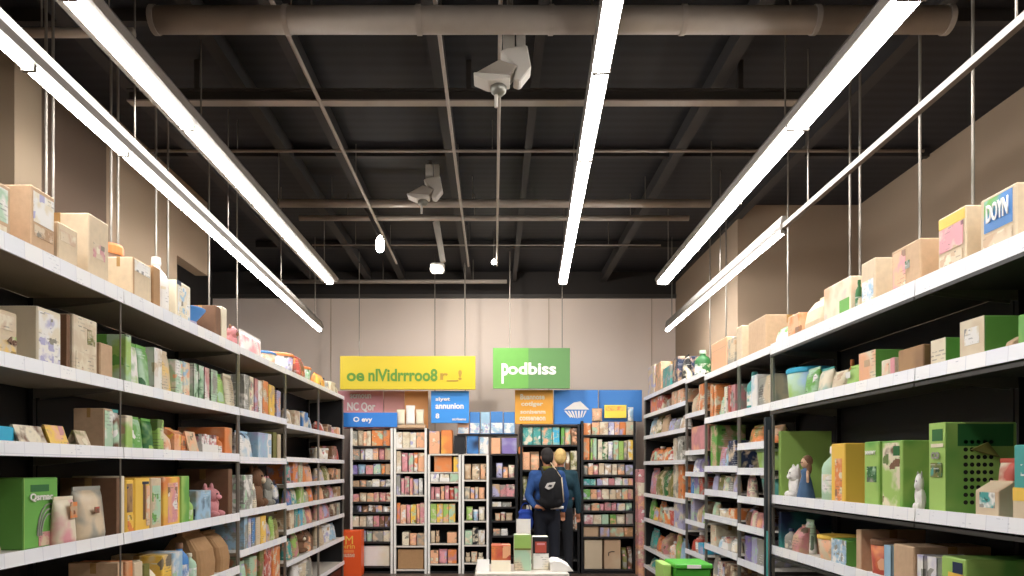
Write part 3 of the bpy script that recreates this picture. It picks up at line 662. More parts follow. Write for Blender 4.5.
I('L', 202, 218.5, 433, z, 'tray', 'grey', 'grey tray of small pink packets on the third shelf', g, opts=dict(mix=['rose','grey','pink']))
I('L', 219.5, 224, 436, z, 'bottle', 'orange', 'small orange bottle beside the rust carton', g, opts=dict(cap='orange'))
I('L', 225, 233.5, 427, z, 'carton', 'orange', 'rust orange carton at the right end of bay two, third shelf', g, a=('tan','orange','peach',4,.4,False), d=.4)
g = 'goods on the far left third shelf'; z = ZL2[2]
I('L', 244, 257, 430, z, 'pouch', 'lightblue', 'glossy blue-silver pouch in the third bay, third shelf', g, a=('lightblue','white','navy',7,.6), d=.2)
I('L', 258, 272, 432, z, 'carton', 'lavender', 'lavender-grey carton in the third bay, third shelf', g, a=('lavender','lightblue','white',5,.5), d=.25)
I('L', 273, 276.8, 432, z, 'book', 'olive', 'dark olive book, left of a matching pair, third bay', g, d=.2)
I('L', 277.2, 281, 434, z, 'book', 'sand', 'tan-olive book, right of a pair, third bay', g, d=.2)
z = ZL3[3]
rowset('L', z, [(289,293,462,'pouch','teal'),(293.5,299,450,'carton','orange'),(299.5,305,452,'carton','tan'),(305.5,311,455,'pouch','orange'),(311.5,318,458,'pouch','peach')], 'left fourth bay, shelf at eye level', g)
rowset('L', ZL3[2], [(321,326,447,'pouch','white'),(326.5,332,448,'tub','white'),(333,338,446,'carton','brown'),(338.5,342,446,'pouch','red')], 'far left corner bay, third shelf', g)
rowset('L', ZL3[3], [(321,327,468,'pouch','sand'),(327.5,333,466,'pouch','olive'),(333.5,338,468,'carton','brown'),(338.5,342,469,'carton','tan')], 'far left corner bay, fourth shelf', g)

# left fourth shelf
z = ZL[3]; g = 'goods on the left fourth shelf'
I('L', -22, 6, 494, z, 'plush', 'sand', 'beige soft dog toy at the left picture edge', g, opts=dict(ear='tan', long=1, muz='brown'))
o, w_, h_ = make('L', 22, 59, 478, z, 'carton', 'green', xf=2.33, d=.26, panels=[((.2,.8,.72,.9), 'darkgreen'), ((.0,.0,.012,1), 'lime')], text=('Qsrnac', (.14,.66,.8,.78), 'white'), a=('green','green','lime',3,.2,False))
tag(o, 'big bright green carton with white word and grey arch picture', 'carton', g)
mb = MB()
for r in (.12, .1, .08):
    for k in range(12):
        t0, t1 = PI*k/12, PI*(k+1)/12
        mb.tube((.06+r*.8*math.cos(t0), -.004, .06+r*1.35*math.sin(t0)), (.06+r*.8*math.cos(t1), -.004, .06+r*1.35*math.sin(t1)), .004, n=6)
mb.build('arch_picture', pm('grey'), o); g_panel(o, w_, h_, (.42,.02,.9,.22), art('sand','rose','grey',22,.6), name='pet_picture')
I('L', 62, 82, 497, z, 'pouch', 'cream', 'cream tapered pouch with orange emblem and pink foot', g, d=.1, a=('cream','pink','white',6,.3,False), panels=[((.4,.55,.75,.88), ('orange','tan','orange',20,.5))])
I('L', 84, 114, 487, z, 'pouch', 'grey', 'large greyish clear pouch holding folded cloth, tan foot', g, a=('grey','sand','cream',5,.3,False), d=.15, panels=[((.32,.5,.5,.62), ('rose','brown','red',18,.5))])
I('L', 116.5, 121, 478, z, 'carton', 'brown', 'dark brown carton standing behind the large clear pouch', g, d=.34)
I('L', 121.5, 124.5, 476, z, 'carton', 'cream', 'very thin cream carton against the slim post, fourth shelf', g, d=.3)
I('L', 126, 134, 480, z, 'carton', 'yellow', 'dark-fronted yellow carton, first right of the slim post', g, d=.3, panels=[((.1,.4,.8,.93), ('brown','kraft','navy',8,.5)), ((.15,.05,.9,.35), ('yellow','cream','orange',14,.5))])
I('L', 135, 150, 478, z, 'carton', 'yellow', 'tall yellow carton with a dark slot in its front', g, d=.32, a=('yellow','yellow','cream',4,.2,False), panels=[((.52,.22,.68,.88), 'brown'), ((.45,.88,.9,.93), 'navy'), ((.7,.1,.95,.85), ('sand','peach','cream',14,.6))])
I('L', 151, 161.5, 478, z, 'carton', 'sand', 'tan carton with pale green figure, between the two yellow cartons', g, d=.3, panels=[((.1,.1,.9,.85), ('mint','sand','green',9,.5))])
I('L', 163, 180.5, 477, z, 'carton', 'yellow', 'yellow-orange carton with a pink and white picture panel', g, d=.32, a=('yellow','orange','cream',4,.3,False), panels=[((.25,.08,.85,.88), ('peach','pink','white',12,.7))])
I('L', 181.5, 189.5, 476, z, 'carton', 'lime', 'tall narrow green carton right of the yellow cartons', g, d=.3, a=('green','lime','lime',4,.4,False))
I('L', 190.5, 195, 497, z, 'bottle', 'lime', 'small yellow-green bottle beside narrow green carton', g, opts=dict(cap='lime'))
I('L', 196, 211.5, 491, z, 'carton', 'grey', 'low blue-grey box with a dark blue smear of print', g, d=.25, a=('grey','lightblue','navy',6,.5))
I('L', 214, 227.5, 486, z, 'plush', 'rose', 'dusty pink soft toy with long upright ears', g, opts=dict(long=1, muz='pink'))
I('L', 228.5, 233.4, 469, z, 'carton', 'brown', 'tall brown box behind the pink long-eared toy', g, d=.44)
g = 'goods on the far left fourth shelf'; z = ZL2[3]
I('L', 244, 253, 475, z, 'carton', 'white', 'white-grey carton at left of the third bay, fourth shelf', g, a=('white','grey','mint',12,.6), d=.25)
I('L', 254, 259, 484, z, 'pouch', 'cream', 'small cream pouch left of brown cat-like toy', g, a=('cream','grey','white',12,.6), d=.2)
I('L', 260, 270, 465, z, 'plush', 'brown', 'brown cat-like soft toy in the third bay', g, opts=dict(muz='sand'))
I('L', 270.5, 276.5, 476, z, 'plush', 'grey', 'grey and pink small soft toy beside the brown one', g, opts=dict(ear='pink'))
I('L', 277, 281, 484, z, 'pouch', 'navy', 'dark blue and white pouch at right of third bay, fourth shelf', g, a=('navy','white','blue',9,.5), d=.2)
rowset('L', ZL3[4], [(289,294,478,'pouch','blue'),(294.5,300,479,'pouch','teal'),(300.5,306,482,'carton','lime'),(307,313,484,'bag','tan'),(313.5,318,486,'pouch','orange')], 'left fourth bay, fifth shelf down', g)
rowset('L', ZL3[4], [(321,326,486,'pouch','peach'),(326.5,332,484,'bag','brown'),(332.5,337,486,'pouch','rose'),(337.5,342,487,'carton','kraft')], 'far left corner bay, fifth shelf down', g)

# left fifth shelf and below
z = ZL[4]; g = 'goods on the left fifth shelf'
I('L', 118, 123.5, 563, z, 'carton', 'tan', 'tan box mostly below the picture edge, left of the slim post', g, d=.3)
I('L', 126, 133, 562, z, 'carton', 'orange', 'orange-tan box top first right of the slim post, low shelf', g, d=.3, a=('orange','tan','orange',4,.4,False))
I('L', 134, 143, 563, z, 'carton', 'sand', 'sand-coloured box on low shelf left of the olive pack', g, d=.3)
I('L', 144, 150, 565, z, 'carton', 'olive', 'small olive pack top on the left low shelf', g, d=.25)
I('L', 151, 160, 562, z, 'bag', 'cream', 'cream folded bag top on the left low shelf', g, d=.3)
I('L', 162, 172, 556, z, 'carton', 'sand', 'straw-yellow carton on left low shelf beside the white packs', g, d=.35, a=('sand','yellow','cream',5,.4))
I('L', 173, 183, 553, z, 'carton', 'white', 'white and pale blue pack left of the blue-labelled bottle', g, d=.25, a=('white','lightblue','mint',9,.5))
I('L', 184, 192, 544, z, 'bottle', 'blue', 'blue-labelled bottle with brown cap on left low shelf', g, opts=dict(cap='brown'))
I('L', 193, 199, 554, z, 'bottle', 'mint', 'pale green bottle right of the blue-labelled bottle', g, opts=dict(cap='cream'))
I('L', 200.5, 219, 533, z, 'bag', 'kraft', 'large brown paper bag, left of two on the low shelf', g, d=.34)
I('L', 220.5, 237, 532, z, 'bag', 'kraft', 'large brown paper bag, right of two on the low shelf', g, d=.34)
g = 'goods on the low shelves of the far left bays'
rowset('L', ZL2[4], [(244,248,517,'book','lightblue'),(248.5,252,518,'book','lavender'),(252.5,256,518,'book','blue'),(257,262,517,'carton','sand'),(262.5,268,516,'carton','yellow'),(268.5,274,515,'bag','tan'),(275,279,517,'pouch','lime'),(279.5,284,519,'pouch','olive')], 'third left bay, fifth shelf down', g)
rowset('L', ZL2[5], [(244,250,562,'pouch','mint'),(250.5,258,558,'carton','mint'),(261,266,548,'carton','olive'),(266.5,274,545,'carton','red'),(274.5,284,545,'carton','orange')], 'third left bay, lowest visible shelf', g)
rowset('L', ZL3[5], [(289,295,490,'carton','tan'),(295.5,299,492,'carton','teal'),(299.5,305,493,'carton','cyan'),(305.5,311,500,'pouch','mint'),(311.5,318,506,'pouch','rose')], 'left fourth bay, sixth shelf down', g)
rowset('L', ZL3[5], [(321,327,502,'pouch','pink'),(327.5,333,503,'pouch','rose'),(333.5,338,504,'carton','brown'),(338.5,342,503,'carton','grey')], 'far left corner bay, sixth shelf down', g)
rowset('L', ZL3[6], [(289,296,540,'pouch','teal'),(296.5,303,533,'pouch','lime'),(304,311,532,'plush','brown'),(312,318,528,'bag','brown')], 'left fourth bay, seventh shelf down', g)
rowset('L', ZL3[6], [(321,327,526,'pouch','sand'),(327.5,333,525,'tub','white'),(333.5,338,524,'pouch','lightblue')], 'far left corner bay, seventh shelf down', g)
rowset('L', ZL3[7], [(297,304,563,'pouch','white'),(305,312,560,'tub','white'),(313,319,556,'pouch','grey')], 'left fourth bay, lowest shelf', g)

# ================================================================== right wall, top shelf
z = ZR[0]; g = 'goods on the right top shelf'
I('R', 979, 1018, 181, z, 'carton', 'sand', 'tan carton with blue-green picture and white letters, nearest on right top shelf', g, d=.34, panels=[((.12,.42,.9,.95), ('blue','green','lightblue',5,.6,False)), ((.1,.08,.9,.36), ('sand','tan','cream',14,.5))], text=('DOYN', (.22,.56,.82,.86), 'white'))
I('R', 937, 967, 204, z, 'carton', 'sand', 'tan carton with yellow top band and pink printed panel', g, d=.36, panels=[((.04,.8,.97,.97), 'yellow'), ((.08,.4,.92,.78), ('pink','cream','tan',10,.6)), ((.1,.1,.9,.34), ('sand','cream','tan',14,.5))])
I('R', 891, 921, 237, z, 'carton', 'tan', 'wide brown carton with pinkish left half and small dark mark', g, d=.34, panels=[((.05,.1,.5,.93), ('peach','pink','cream',9,.5)), ((.5,.5,.66,.66), ('grey','darkgreen','grey',20,.5))])
I('R', 861, 875, 257, z, 'carton', 'sand', 'cream carton with pale blue printed label, right top shelf', g, d=.38, panels=[((.08,.12,.9,.6), ('lightblue','white','cream',14,.6))])
I('R', 877, 888, 262, z, 'carton', 'kraft', 'dull brown carton set back beside the pale blue labelled one', g, d=.2, xf=2.42)
I('R', 853.5, 857.5, 279, z, 'bottle', 'darkgreen', 'slim dark green bottle beside the pink-cream carton', g, opts=dict(cap='darkgreen'))
I('R', 823, 851, 275, z, 'carton', 'peach', 'pink-cream carton with a green square at lower right', g, d=.26, a=('peach','cream','pink',4,.4,False), panels=[((.62,.12,.97,.5), 'green')])
I('R', 801, 821.5, 288, z, 'bag', 'sand', 'plain tan folded bag left of the pink-cream carton', g, d=.3)
I('R', 787, 799, 312, z, 'carton', 'orange', 'small orange-tan carton left of the plain tan bag', g, d=.25, a=('peach','orange','cream',8,.4))
I('R', 769, 785, 322, z, 'pouch', 'mint', 'white and pale green crinkled pouch on right top shelf', g, a=('white','mint','green',10,.5), d=.2)
I('R', 748, 766, 314, z, 'carton', 'tan', 'large plain tan box right of the labelled tan boxes', g, d=.4)
I('R', 736, 747, 322, z, 'carton', 'sand', 'sand box between the large tan boxes on right top shelf', g, d=.35)
I('R', 727, 735, 336, z, 'carton', 'grey', 'tan and grey small carton on the right top shelf', g, d=.2, a=('sand','grey','tan',10,.5))
I('R', 711, 727, 336, z, 'carton', 'peach', 'wide pinkish tan carton with closed lid flaps', g, d=.4, a=('peach','tan','peach',2,.3,False), panels=[((0,.72,1,.735), 'tan')])
z = ZC[0]
I('R', 691, 699, 348, z, 'bottle', 'darkgreen', 'black-green bottle with pale label on right top shelf', g, opts=dict(cap='mint'))
z = ZD[0]
rowset('R', z, [(643.5,651,364,'carton','sand'),(651.5,659,361,'carton','tan'),(659.5,670,364,'carton','teal'),(670.5,678,356,'carton','navy'),(678.5,684,354,'pouch','black')], 'far end of the right top shelf', g)

# right second shelf
z = ZR[1]; g = 'goods on the right second shelf'
I('R', 1016, 1060, 303, z, 'carton', 'green', 'green box cut by the right picture edge, second shelf', g, d=.4, a=('green','lime','green',3,.3,False))
I('R', 1002, 1012, 332, z, 'bag', 'tan', 'small rounded tan bag on right second shelf', g, d=.2)
I('R', 960, 985, 315, z, 'carton', 'green', 'big green carton with cream front and white label', g, d=.42, panels=[((0,0,1,1), ('sand','cream','lime',4,.3,False)), ((.2,.4,.8,.8), ('white','cream','grey',16,.3))])
I('R', 931, 946, 337, z, 'carton', 'green', 'green-sided carton with plain cream front, right second shelf', g, d=.36, panels=[((0,0,1,1), ('cream','sand','peach',6,.4))])
I('R', 897, 929, 342, z, 'carton', 'brown', 'dark brown carton between cream-fronted green cartons', g, d=.34, a=('brown','kraft','grey',3,.4,False))
I('R', 881, 895, 357, z, 'carton', 'cream', 'small cream carton with a pink right edge', g, d=.12, panels=[((.7,0,1,1), 'pink'), ((.1,.2,.6,.8), ('peach','cream','rose',12,.5))])
I('R', 859, 876, 349, z, 'carton', 'green', 'green-sided carton with pinkish cream front, right second shelf', g, d=.4, panels=[((0,0,1,1), ('cream','peach','pink',5,.4)), ((.35,.55,.65,.75), 'tan')])
I('R', 841, 857, 362, z, 'pouch', 'lime', 'lime green pouch with round white spot', g, a=('lime','green','lime',4,.4,False), d=.2, panels=[((.3,.45,.6,.7), 'white')])
I('R', 845, 850, 359, z, 'bottle', 'orange', 'orange bottle top poking up behind the lime green pouch', g, xf=2.5, opts=dict(cap='orange'))
I('R', 827, 840, 369, z, 'pouch', 'cream', 'cream patterned pouch left of the lime green pouch', g, a=('cream','sand','tan',10,.6), d=.2)
I('R', 813.5, 826, 366, z, 'pouch', 'teal', 'teal and cream pouch on the right second shelf', g, a=('teal','cream','mint',6,.5), d=.2)
I('R', 800, 812.5, 366, z, 'pouch', 'mint', 'green and white pouch beside the blue tub', g, a=('mint','green','white',8,.6), d=.2)
I('R', 774, 798, 365, z, 'tub', 'lightblue', 'large blue-green tub with dark animal face marks', g, a=('lightblue','mint','lime',5,.6,False), opts=dict(cap='cyan'))
g = 'goods on the middle right second shelf'; z = ZA[1]
I('R', 758, 775, 373, z, 'carton', 'grey', 'grey-tan carton in the narrow bay, second shelf', g, a=('grey','sand','lavender',5,.4), d=.3)
I('R', 751, 757, 374, z, 'carton', 'cyan', 'white and blue upright carton in the narrow bay, second shelf', g, a=('white','cyan','white',4,.4,False), d=.25)
I('R', 744.5, 750, 371, z, 'bottle', 'teal', 'grey-teal tall bottle in the narrow bay, second shelf', g, opts=dict(cap='teal'))
rowset('R', z, [(705.5,709,384,'book','orange'),(709.5,713,385,'book','orange'),(714.5,720,396,'pouch','mint'),(722,726,386,'book','cream'),(726.5,730,385,'book','red'),(730.5,735.5,384,'book','rose')], 'right second shelf, fourth bay', g)
rowset('R', ZC[1], [(686.5,692,388,'bag','sand'),(692.5,697,386,'bag','tan'),(697.5,703,383,'carton','orange')], 'right slim fifth bay, second shelf', g)
rowset('R', ZD[1], [(650.5,657,388,'carton','orange'),(657.5,663,387,'carton','red'),(665,671,392,'bag','brown'),(671.5,677,390,'carton','tan'),(677.5,683,388,'carton','peach')], 'right far corner bay, second shelf', g)

# right third shelf (near)
z = ZR[2]; g = 'goods on the right third shelf'
I('R', 777.3, 781, 431, z, 'carton', 'lime', 'tall flat-sided lime green box closing the second right bay', g, d=.4, a=('lime','lime','green',2,.3,False), shrink=.9)
yd = F*2.3/(804.5-CX); hd = Z(455, yd)-z; o = empty('doll', 2.31, yd, z+EPS, -PI/2)
MB().lathe([(.062, 0), (.066, .01), (.04, hd*.42), (.03, hd*.52), (.036, hd*.64), (.018, hd*.7)]).build('blue_dress', mat('doll_dress', '#4c6a8c', .8), o, smooth=True)
MB().ball((0, 0, hd*.82), (.036, .036, hd*.13)).build('head', mat('doll_skin', '#e0b494', .6), o, smooth=True)
MB().ball((0, .012, hd*.86), (.043, .038, hd*.135)).ball((-.03, .012, hd*.7), (.016, .02, hd*.14)).ball((.03, .012, hd*.7), (.016, .02, hd*.14)).build('brown_hair', mat('fur_brown', PAL['brown'], .95), o, smooth=True)
for sx in (-1, 1):
    MB().cap((sx*.032, 0, hd*.62), (sx*.06, -.012, hd*.4), .011, .009).build('arm', mat('doll_skin', '#e0b494', .6), o, smooth=True)
    MB().ball((sx*.013, -.034, hd*.83), .005).build('eye', M_blackp, o)
tag(o, 'small doll with brown hair and blue dress before the lime box', 'toy', g)
I('R', 783, 792, 464, z, 'plush', 'white', 'small white soft cat left of the brown-haired doll', g, xf=2.24, opts=dict(muz='white'))
I('R', 817, 829, 446, z, 'bottle', 'mint', 'clear tall bottle with white domed cap, right third shelf', g, opts=dict(cap='white'))
I('R', 831, 845, 443, z, 'carton', 'yellow', 'golden yellow carton with pink and white figure on front', g, d=.36, a=('yellow','yellow','orange',3,.3,False), panels=[((.3,.05,.8,.75), ('peach','orange','cream',12,.7))])
I('R', 864, 879, 441, z, 'carton', 'green', 'green carton with white lettering rows, left of two alike', g, d=.3, a=('green','lime','green',3,.2,False), panels=[((.2,.38,.85,.62), ('grey','darkgreen','mint',14,.6))], text=('NNWY', (.15,.8,.85,.86), 'white'))
I('R', 881, 903, 440, z, 'carton', 'green', 'green carton with brown and white dog picture on front', g, d=.32, a=('green','lime','green',3,.2,False), panels=[((.06,.03,.9,.97), ('lime','cream','brown',10,.5)), ((.6,.78,.9,.92), 'darkgreen')])
I('R', 911, 922, 471, z, 'plush', 'white', 'small white panda-faced figurine on a tan body', g, xf=2.23, opts=dict(ear='grey', muz='white'))
o, w_, h_ = make('R', 925, 946, 422, z, 'carton', 'green', xf=2.27, d=.36, a=('green','lime','green',2,.3,False), panels=[((.0,.0,1,1), ('lime','lime','sand',2,.3,False)), ((.2,.8,.85,.93), 'darkgreen'), ((.15,.73,.9,.77), 'cream'), ((.15,.4,.85,.56), ('darkgreen','olive','teal',14,.6))], text=('co', (.25,.6,.75,.68), 'grey'))
tag(o, 'big tall green carton with a grid of round holes on its side', 'carton', g)
xs = w_/2
mb = MB()
for r in range(9):
    for k in range(5):
        mb.tube((xs, .1+k*.032, .06+r*.038), (xs+.002, .1+k*.032, .06+r*.038), .011, n=12)
mb.build('punched_holes', M_black, o)
MB().prism([(.06, h_*.74), (.34, h_*.74), (.34, h_*.98), (.06, h_*.98)], xs+.0002, xs+.002, 'x').build('upper_band', pm('darkgreen'), o)
MB().prism([(.12, h_*.7), (.26, h_*.62), (.2, h_*.78)], xs+.0022, xs+.02, 'x').build('side_flap', pm('olive'), o)
MB().prism([(.27, h_*.15), (.35, h_*.15), (.35, h_*.6), (.27, h_*.6)], xs+.0002, xs+.002, 'x').build('side_window', pm('darkgreen'), o)
I('R', 975, 999, 481, z, 'gable', 'sand', 'small tan peaked box with teal bird picture', g, xf=2.24, d=.14, a=('sand','tan','sand',3,.3,False), panels=[((.2,.3,.85,.7), ('teal','white','grey',16,.7))])
I('R', 991, 1009, 458, z, 'pouch', 'red', 'red and cream pouch with a figure, behind the tan peaked box', g, xf=2.4, a=('red','cream','yellow',7,.6,False), d=.15)
I('R', 1012, 1060, 443, z, 'carton', 'teal', 'teal box with yellow band and beige foot, right picture edge', g, xf=2.24, d=.36, panels=[((0,.0,1,.28), 'sand'), ((0,.28,1,.45), 'yellow'), ((.2,.6,.45,.75), ('white','teal','white',20,.5))])

# right fourth shelf (near)
z = ZR[3]; g = 'goods on the right fourth shelf'
I('R', 777.3, 781, 512, z, 'carton', 'teal', 'dark teal flat-sided box beside the teal-edged post', g, d=.4, a=('teal','navy','teal',2,.3,False), shrink=.9)
I('R', 782.5, 788, 529, z, 'bottle', 'grey', 'small pale grey bottle in front of the dark teal box', g, xf=2.23, opts=dict(cap='navy'))
I('R', 790, 799, 526, z, 'bag', 'tan', 'reddish tan slim bag right of the grey bottle', g, xf=2.24, d=.2, a=('tan','rose','kraft',8,.5))
I('R', 800.5, 808, 520, z, 'pouch', 'mint', 'tall white-green pouch with dark hook handle', g, xf=2.3, a=('mint','white','green',5,.5), d=.2)
I('R', 809, 829, 537, z, 'tub', 'peach', 'round pinkish basket-like tub with yellow top', g, a=('peach','sand','tan',14,.7), opts=dict(cap='yellow'))
I('R', 831, 847, 541, z, 'carton', 'green', 'green-sided carton with white speckled front, right fourth shelf', g, d=.34, panels=[((0,0,1,1), ('white','lightblue','grey',22,.6))])
I('R', 856, 861, 530, z, 'carton', 'tan', 'thin brown upright carton left of the orange-red tub', g, d=.4)
I('R', 862.5, 882, 541, z, 'tub', 'orange', 'orange-red tub with dark contents on right fourth shelf', g, a=('orange','red','peach',7,.6), opts=dict(cap='brown'))
I('R', 884, 891, 546, z, 'book', 'lightblue', 'blue-grey upright book left of the plain open carton', g, d=.22)
I('R', 893, 914, 547, z, 'carton', 'tan', 'plain light brown open-topped carton on right fourth shelf', g, d=.42)
I('R', 917, 926, 556, z, 'book', 'white', 'white-grey magazine, left of the pair before green carton', g, d=.25, a=('white','lavender','grey',6,.5))
I('R', 927, 937, 558, z, 'book', 'lavender', 'lavender-grey magazine, right of the pair before green carton', g, d=.25, a=('lavender','white','grey',6,.5))
I('R', 941, 966, 560, z, 'carton', 'green', 'green carton with a yellow triangle, lower right picture edge', g, d=.4, a=('lime','green','lime',3,.4,False), panels=[((.3,.0,.9,.62), 'yellow'), ((.5,.62,.9,.9), 'navy')])

# right narrow bays A, B, C, D
g = 'goods in the narrow right bays'
I('R', 744.5, 757, 424, ZA[2], 'pouch', 'olive', 'olive leafy-patterned pouch in the narrow right bay', g, a=('olive','orange','cream',10,.6), d=.22)
I('R', 758, 775, 424, ZA[2], 'pouch', 'tan', 'tan and orange patterned pouch in the narrow right bay', g, a=('tan','orange','olive',10,.6), d=.22)
I('R', 745, 775, 446, ZA[3], 'tub', 'mint', 'wide translucent green tub in the narrow right bay', g, a=('mint','lime','teal',4,.6,False), opts=dict(cap='mint'))
I('R', 744.3, 750, 474, ZA[4], 'pouch', 'cream', 'small speckled cream pouch beside the slanted teal tub', g, a=('cream','rose','grey',20,.6), d=.1)
I('R', 751, 775, 472, ZA[4], 'tub', 'teal', 'grey-teal clear tub on white shelf in narrow right bay', g, a=('teal','grey','lightblue',4,.5,False), opts=dict(cap='white'))
rowset('R', ZA[5], [(738.5,743,503,'bag','brown'),(743.5,750,511,'pouch','pink'),(750.5,757,513,'pouch','rose'),(757.5,765,515,'pouch','pink')], 'narrow right bay, sixth shelf down', g)
rowset('R', ZA[6], [(738.5,747,537,'carton','purple'),(747.5,754,538,'carton','lavender'),(754.5,765,540,'carton','grey')], 'narrow right bay, seventh shelf down', g)
ph = 'fourth right bay, '
rowset('R', ZB[2], [(705.5,713,425,'carton','green'),(714,720,447,'pouch','rose'),(721,726,445,'pouch','lightblue'),(726.5,735.5,440,'carton','navy')], ph+'third shelf', g)
rowset('R', ZB[3], [(705.5,711,474,'pouch','lavender'),(711.5,718,475,'pouch','olive'),(718.5,724,476,'pouch','cream'),(724.5,730,474,'pouch','grey'),(730.5,735.5,473,'pouch','lavender')], ph+'fourth shelf', g)
rowset('R', ZB[4], [(706,712,503,'pouch','mint'),(714,720,509,'tub','cream'),(720.5,727,510,'pouch','sand'),(727.5,735,509,'carton','orange')], ph+'fifth shelf', g)
rowset('R', ZB[5], [(706,712,526,'carton','sand'),(713,719,538,'pouch','lightblue'),(719.5,727,536,'tray','grey'),(727.5,735,540,'pouch','white')], ph+'sixth shelf', g)
rowset('R', ZB[6], [(706,712,556,'pouch','grey'),(713,722,562,'tray','lavender'),(723,734,566,'carton','brown')], ph+'lowest shelf', g)
ph = 'fifth right bay, '
I('R', 691, 708, 424, ZC[2], 'carton', 'pink', 'square salmon pink carton in the slim fifth right bay', g, a=('peach','rose','pink',4,.5,False), d=.3)
rowset('R', ZC[3], [(686,694,458,'pouch','lavender'),(694.5,703,456,'pouch','purple')], ph+'fourth shelf', g)
rowset('R', ZC[4], [(686,690,475,'carton','blue'),(690.5,697,475,'carton','purple'),(697.5,703,475,'carton','red')], ph+'fifth shelf', g)
rowset('R', ZC[5], [(686,692,498,'book','lavender'),(693,699,502,'bag','tan'),(699.5,703,508,'pouch','lime')], ph+'sixth shelf', g)
rowset('R', ZC[6], [(686,690,540,'pouch','red'),(690.5,696,533,'bottle','red'),(696.5,703,544,'carton','cyan')], ph+'seventh shelf', g)
rowset('R', ZC[7], [(686,694,566,'pouch','green'),(694.5,703,566,'pouch','lime')], ph+'lowest shelf', g)
ph = 'right corner bay, '
rowset('R', ZD[2], [(645,650,417,'pouch','lightblue'),(650.5,656,415,'pouch','olive'),(656.5,663,414,'pouch','tan'),(665,670,418,'pouch','lavender'),(670.5,676,417,'pouch','grey'),(676.5,683,414,'pouch','white')], ph+'third shelf', g)
rowset('R', ZD[3], [(647,653,448,'pouch','red'),(653.5,659,446,'bottle','orange'),(659.5,665,447,'pouch','orange'),(665.5,671,446,'bottle','red'),(673,677,438,'book','white'),(677.5,683,436,'book','grey')], ph+'fourth shelf', g)
rowset('R', ZD[4], [(644,651,468,'pouch','rose'),(651.5,658,467,'bag','olive'),(658.5,664,466,'bag','darkgreen'),(664.5,671,465,'bag','olive'),(672.5,677,463,'book','cream'),(677.5,683,462,'carton','orange')], ph+'fifth shelf', g)
rowset('R', ZD[5], [(645,649,499,'pouch','green'),(649.5,653,508,'pouch','yellow'),(653.5,659,502,'pouch','orange'),(659.5,665,508,'tub','orange'),(665.5,671,508,'tub','red'),(673,683,494,'book','lavender')], ph+'sixth shelf', g)
rowset('R', ZD[6], [(643,650,530,'pouch','teal'),(650.5,656,537,'pouch','orange'),(657,662,534,'bag','tan'),(666,670,542,'bottle','peach'),(673,677,528,'pouch','lime'),(677.5,683,540,'pouch','lightblue')], ph+'seventh shelf', g)
rowset('R', ZD[7], [(643,650,560,'pouch','teal'),(652,659,556,'pouch','tan'),(661,670,560,'bag','sand')], ph+'lowest shelf', g)

# ================================================================== far end
B = 'goods on the far end units'
u = 'unit behind the orange bin'
P3 = ['carton', 'pouch', 'carton']
fill(352.5, 371, 430, 446, P3, ['grey','sand','peach','cream'], 'top row, '+u, B)
fill(371.5, 391, 430, 446, ['carton'], ['orange','orange'], 'top row right half, '+u, B, jh=.6)
fill(353, 391, 447.6, 460, P3, ['grey','cream','white','sand','rose','tan'], 'second row, '+u, B, jh=1.2)
fill(353, 391, 463.5, 474.5, P3, ['purple','lightblue','pink','lavender','orange','tan'], 'third row, '+u, B)
fill(353, 391, 479, 487, P3, ['tan','peach','grey','white','lavender','grey'], 'fourth row, '+u, B)
fill(353, 391, 492.5, 502, P3, ['pink','tan','peach','rose','rose','red'], 'fifth row, '+u, B)
fill(353, 391, 505, 512.5, P3, ['black','brown','brown','lavender','white'], 'sixth row, '+u, B, jh=1.5)
fill(353, 390, 515.5, 527, ['book', 'carton'], ['cream','sand','grey','pink','brown','brown'], 'seventh row, '+u, B, jh=1)
fill(360, 391, 530.5, 542, P3, ['grey','mint','grey','cream'], 'eighth row, '+u, B)
o = I('B', 361.5, 390, 546, yz(566.5), 'carton', 'white', 'big plain white box at the foot of the unit behind orange bin', B, d=.3, a=('white','cream','white',2,.2,False))
u = 'unit above the plain brown box'
fill(395.5, 425.5, 432, 448, ['carton'], ['white','cream','cream','peach'], 'top row, '+u, B, jh=.6)
fill(395.5, 408, 451, 472, P3, ['sand','pink'], 'second row left, '+u, B)
fill(408.5, 425.5, 452, 472, P3, ['pink','orange','peach'], 'second row right, '+u, B)
fill(395.5, 423, 474.5, 495, ['book', 'pouch', 'book'], ['grey','pink','rose','pink','lavender','white'], 'third row, '+u, B, jh=5)
fill(395.5, 425.5, 502.5, 524, ['pouch', 'carton'], ['orange','peach','pink','yellow','peach','pink'], 'fourth row, '+u, B, jh=3)
fill(402, 425, 532, 546, P3, ['cream','peach','tan'], 'fifth row, '+u, B)
I('B', 397.5, 424, 549.5, yz(569.5), 'carton', 'kraft', 'plain brown box on the floor shelf of a far unit', B, d=.34)
u = 'unit of yellow-green packets'
I('B', 434, 452, 455.8, yz(472), 'carton', 'kraft', 'rust brown closed carton above the yellow-green packets', B, d=.25, a=('tan','orange','kraft',3,.4,False), back_y=YB+.05)
MB_s = MB().box(-.26, .22, 0, .38, -.02, 0).build('loose_shelf_board', M_top); tag(at(MB_s, X(444.5, YB), YB+.03, yz(472)), 'pale board carrying the rust carton in the yellow-green unit', 'shelf board')
fill(453.5, 459.5, 456, 472, ['carton'], ['yellow'], 'right of the rust carton, '+u, B)
fill(429.5, 459, 473.4, 482, ['carton', 'tray'], ['white','cream','mint'], 'second row, '+u, B, jh=.6)
fill(429.5, 459, 485.5, 500, ['pouch'], ['rose','rose','peach','pink','red','pink'], 'third row, '+u, B, jh=3)
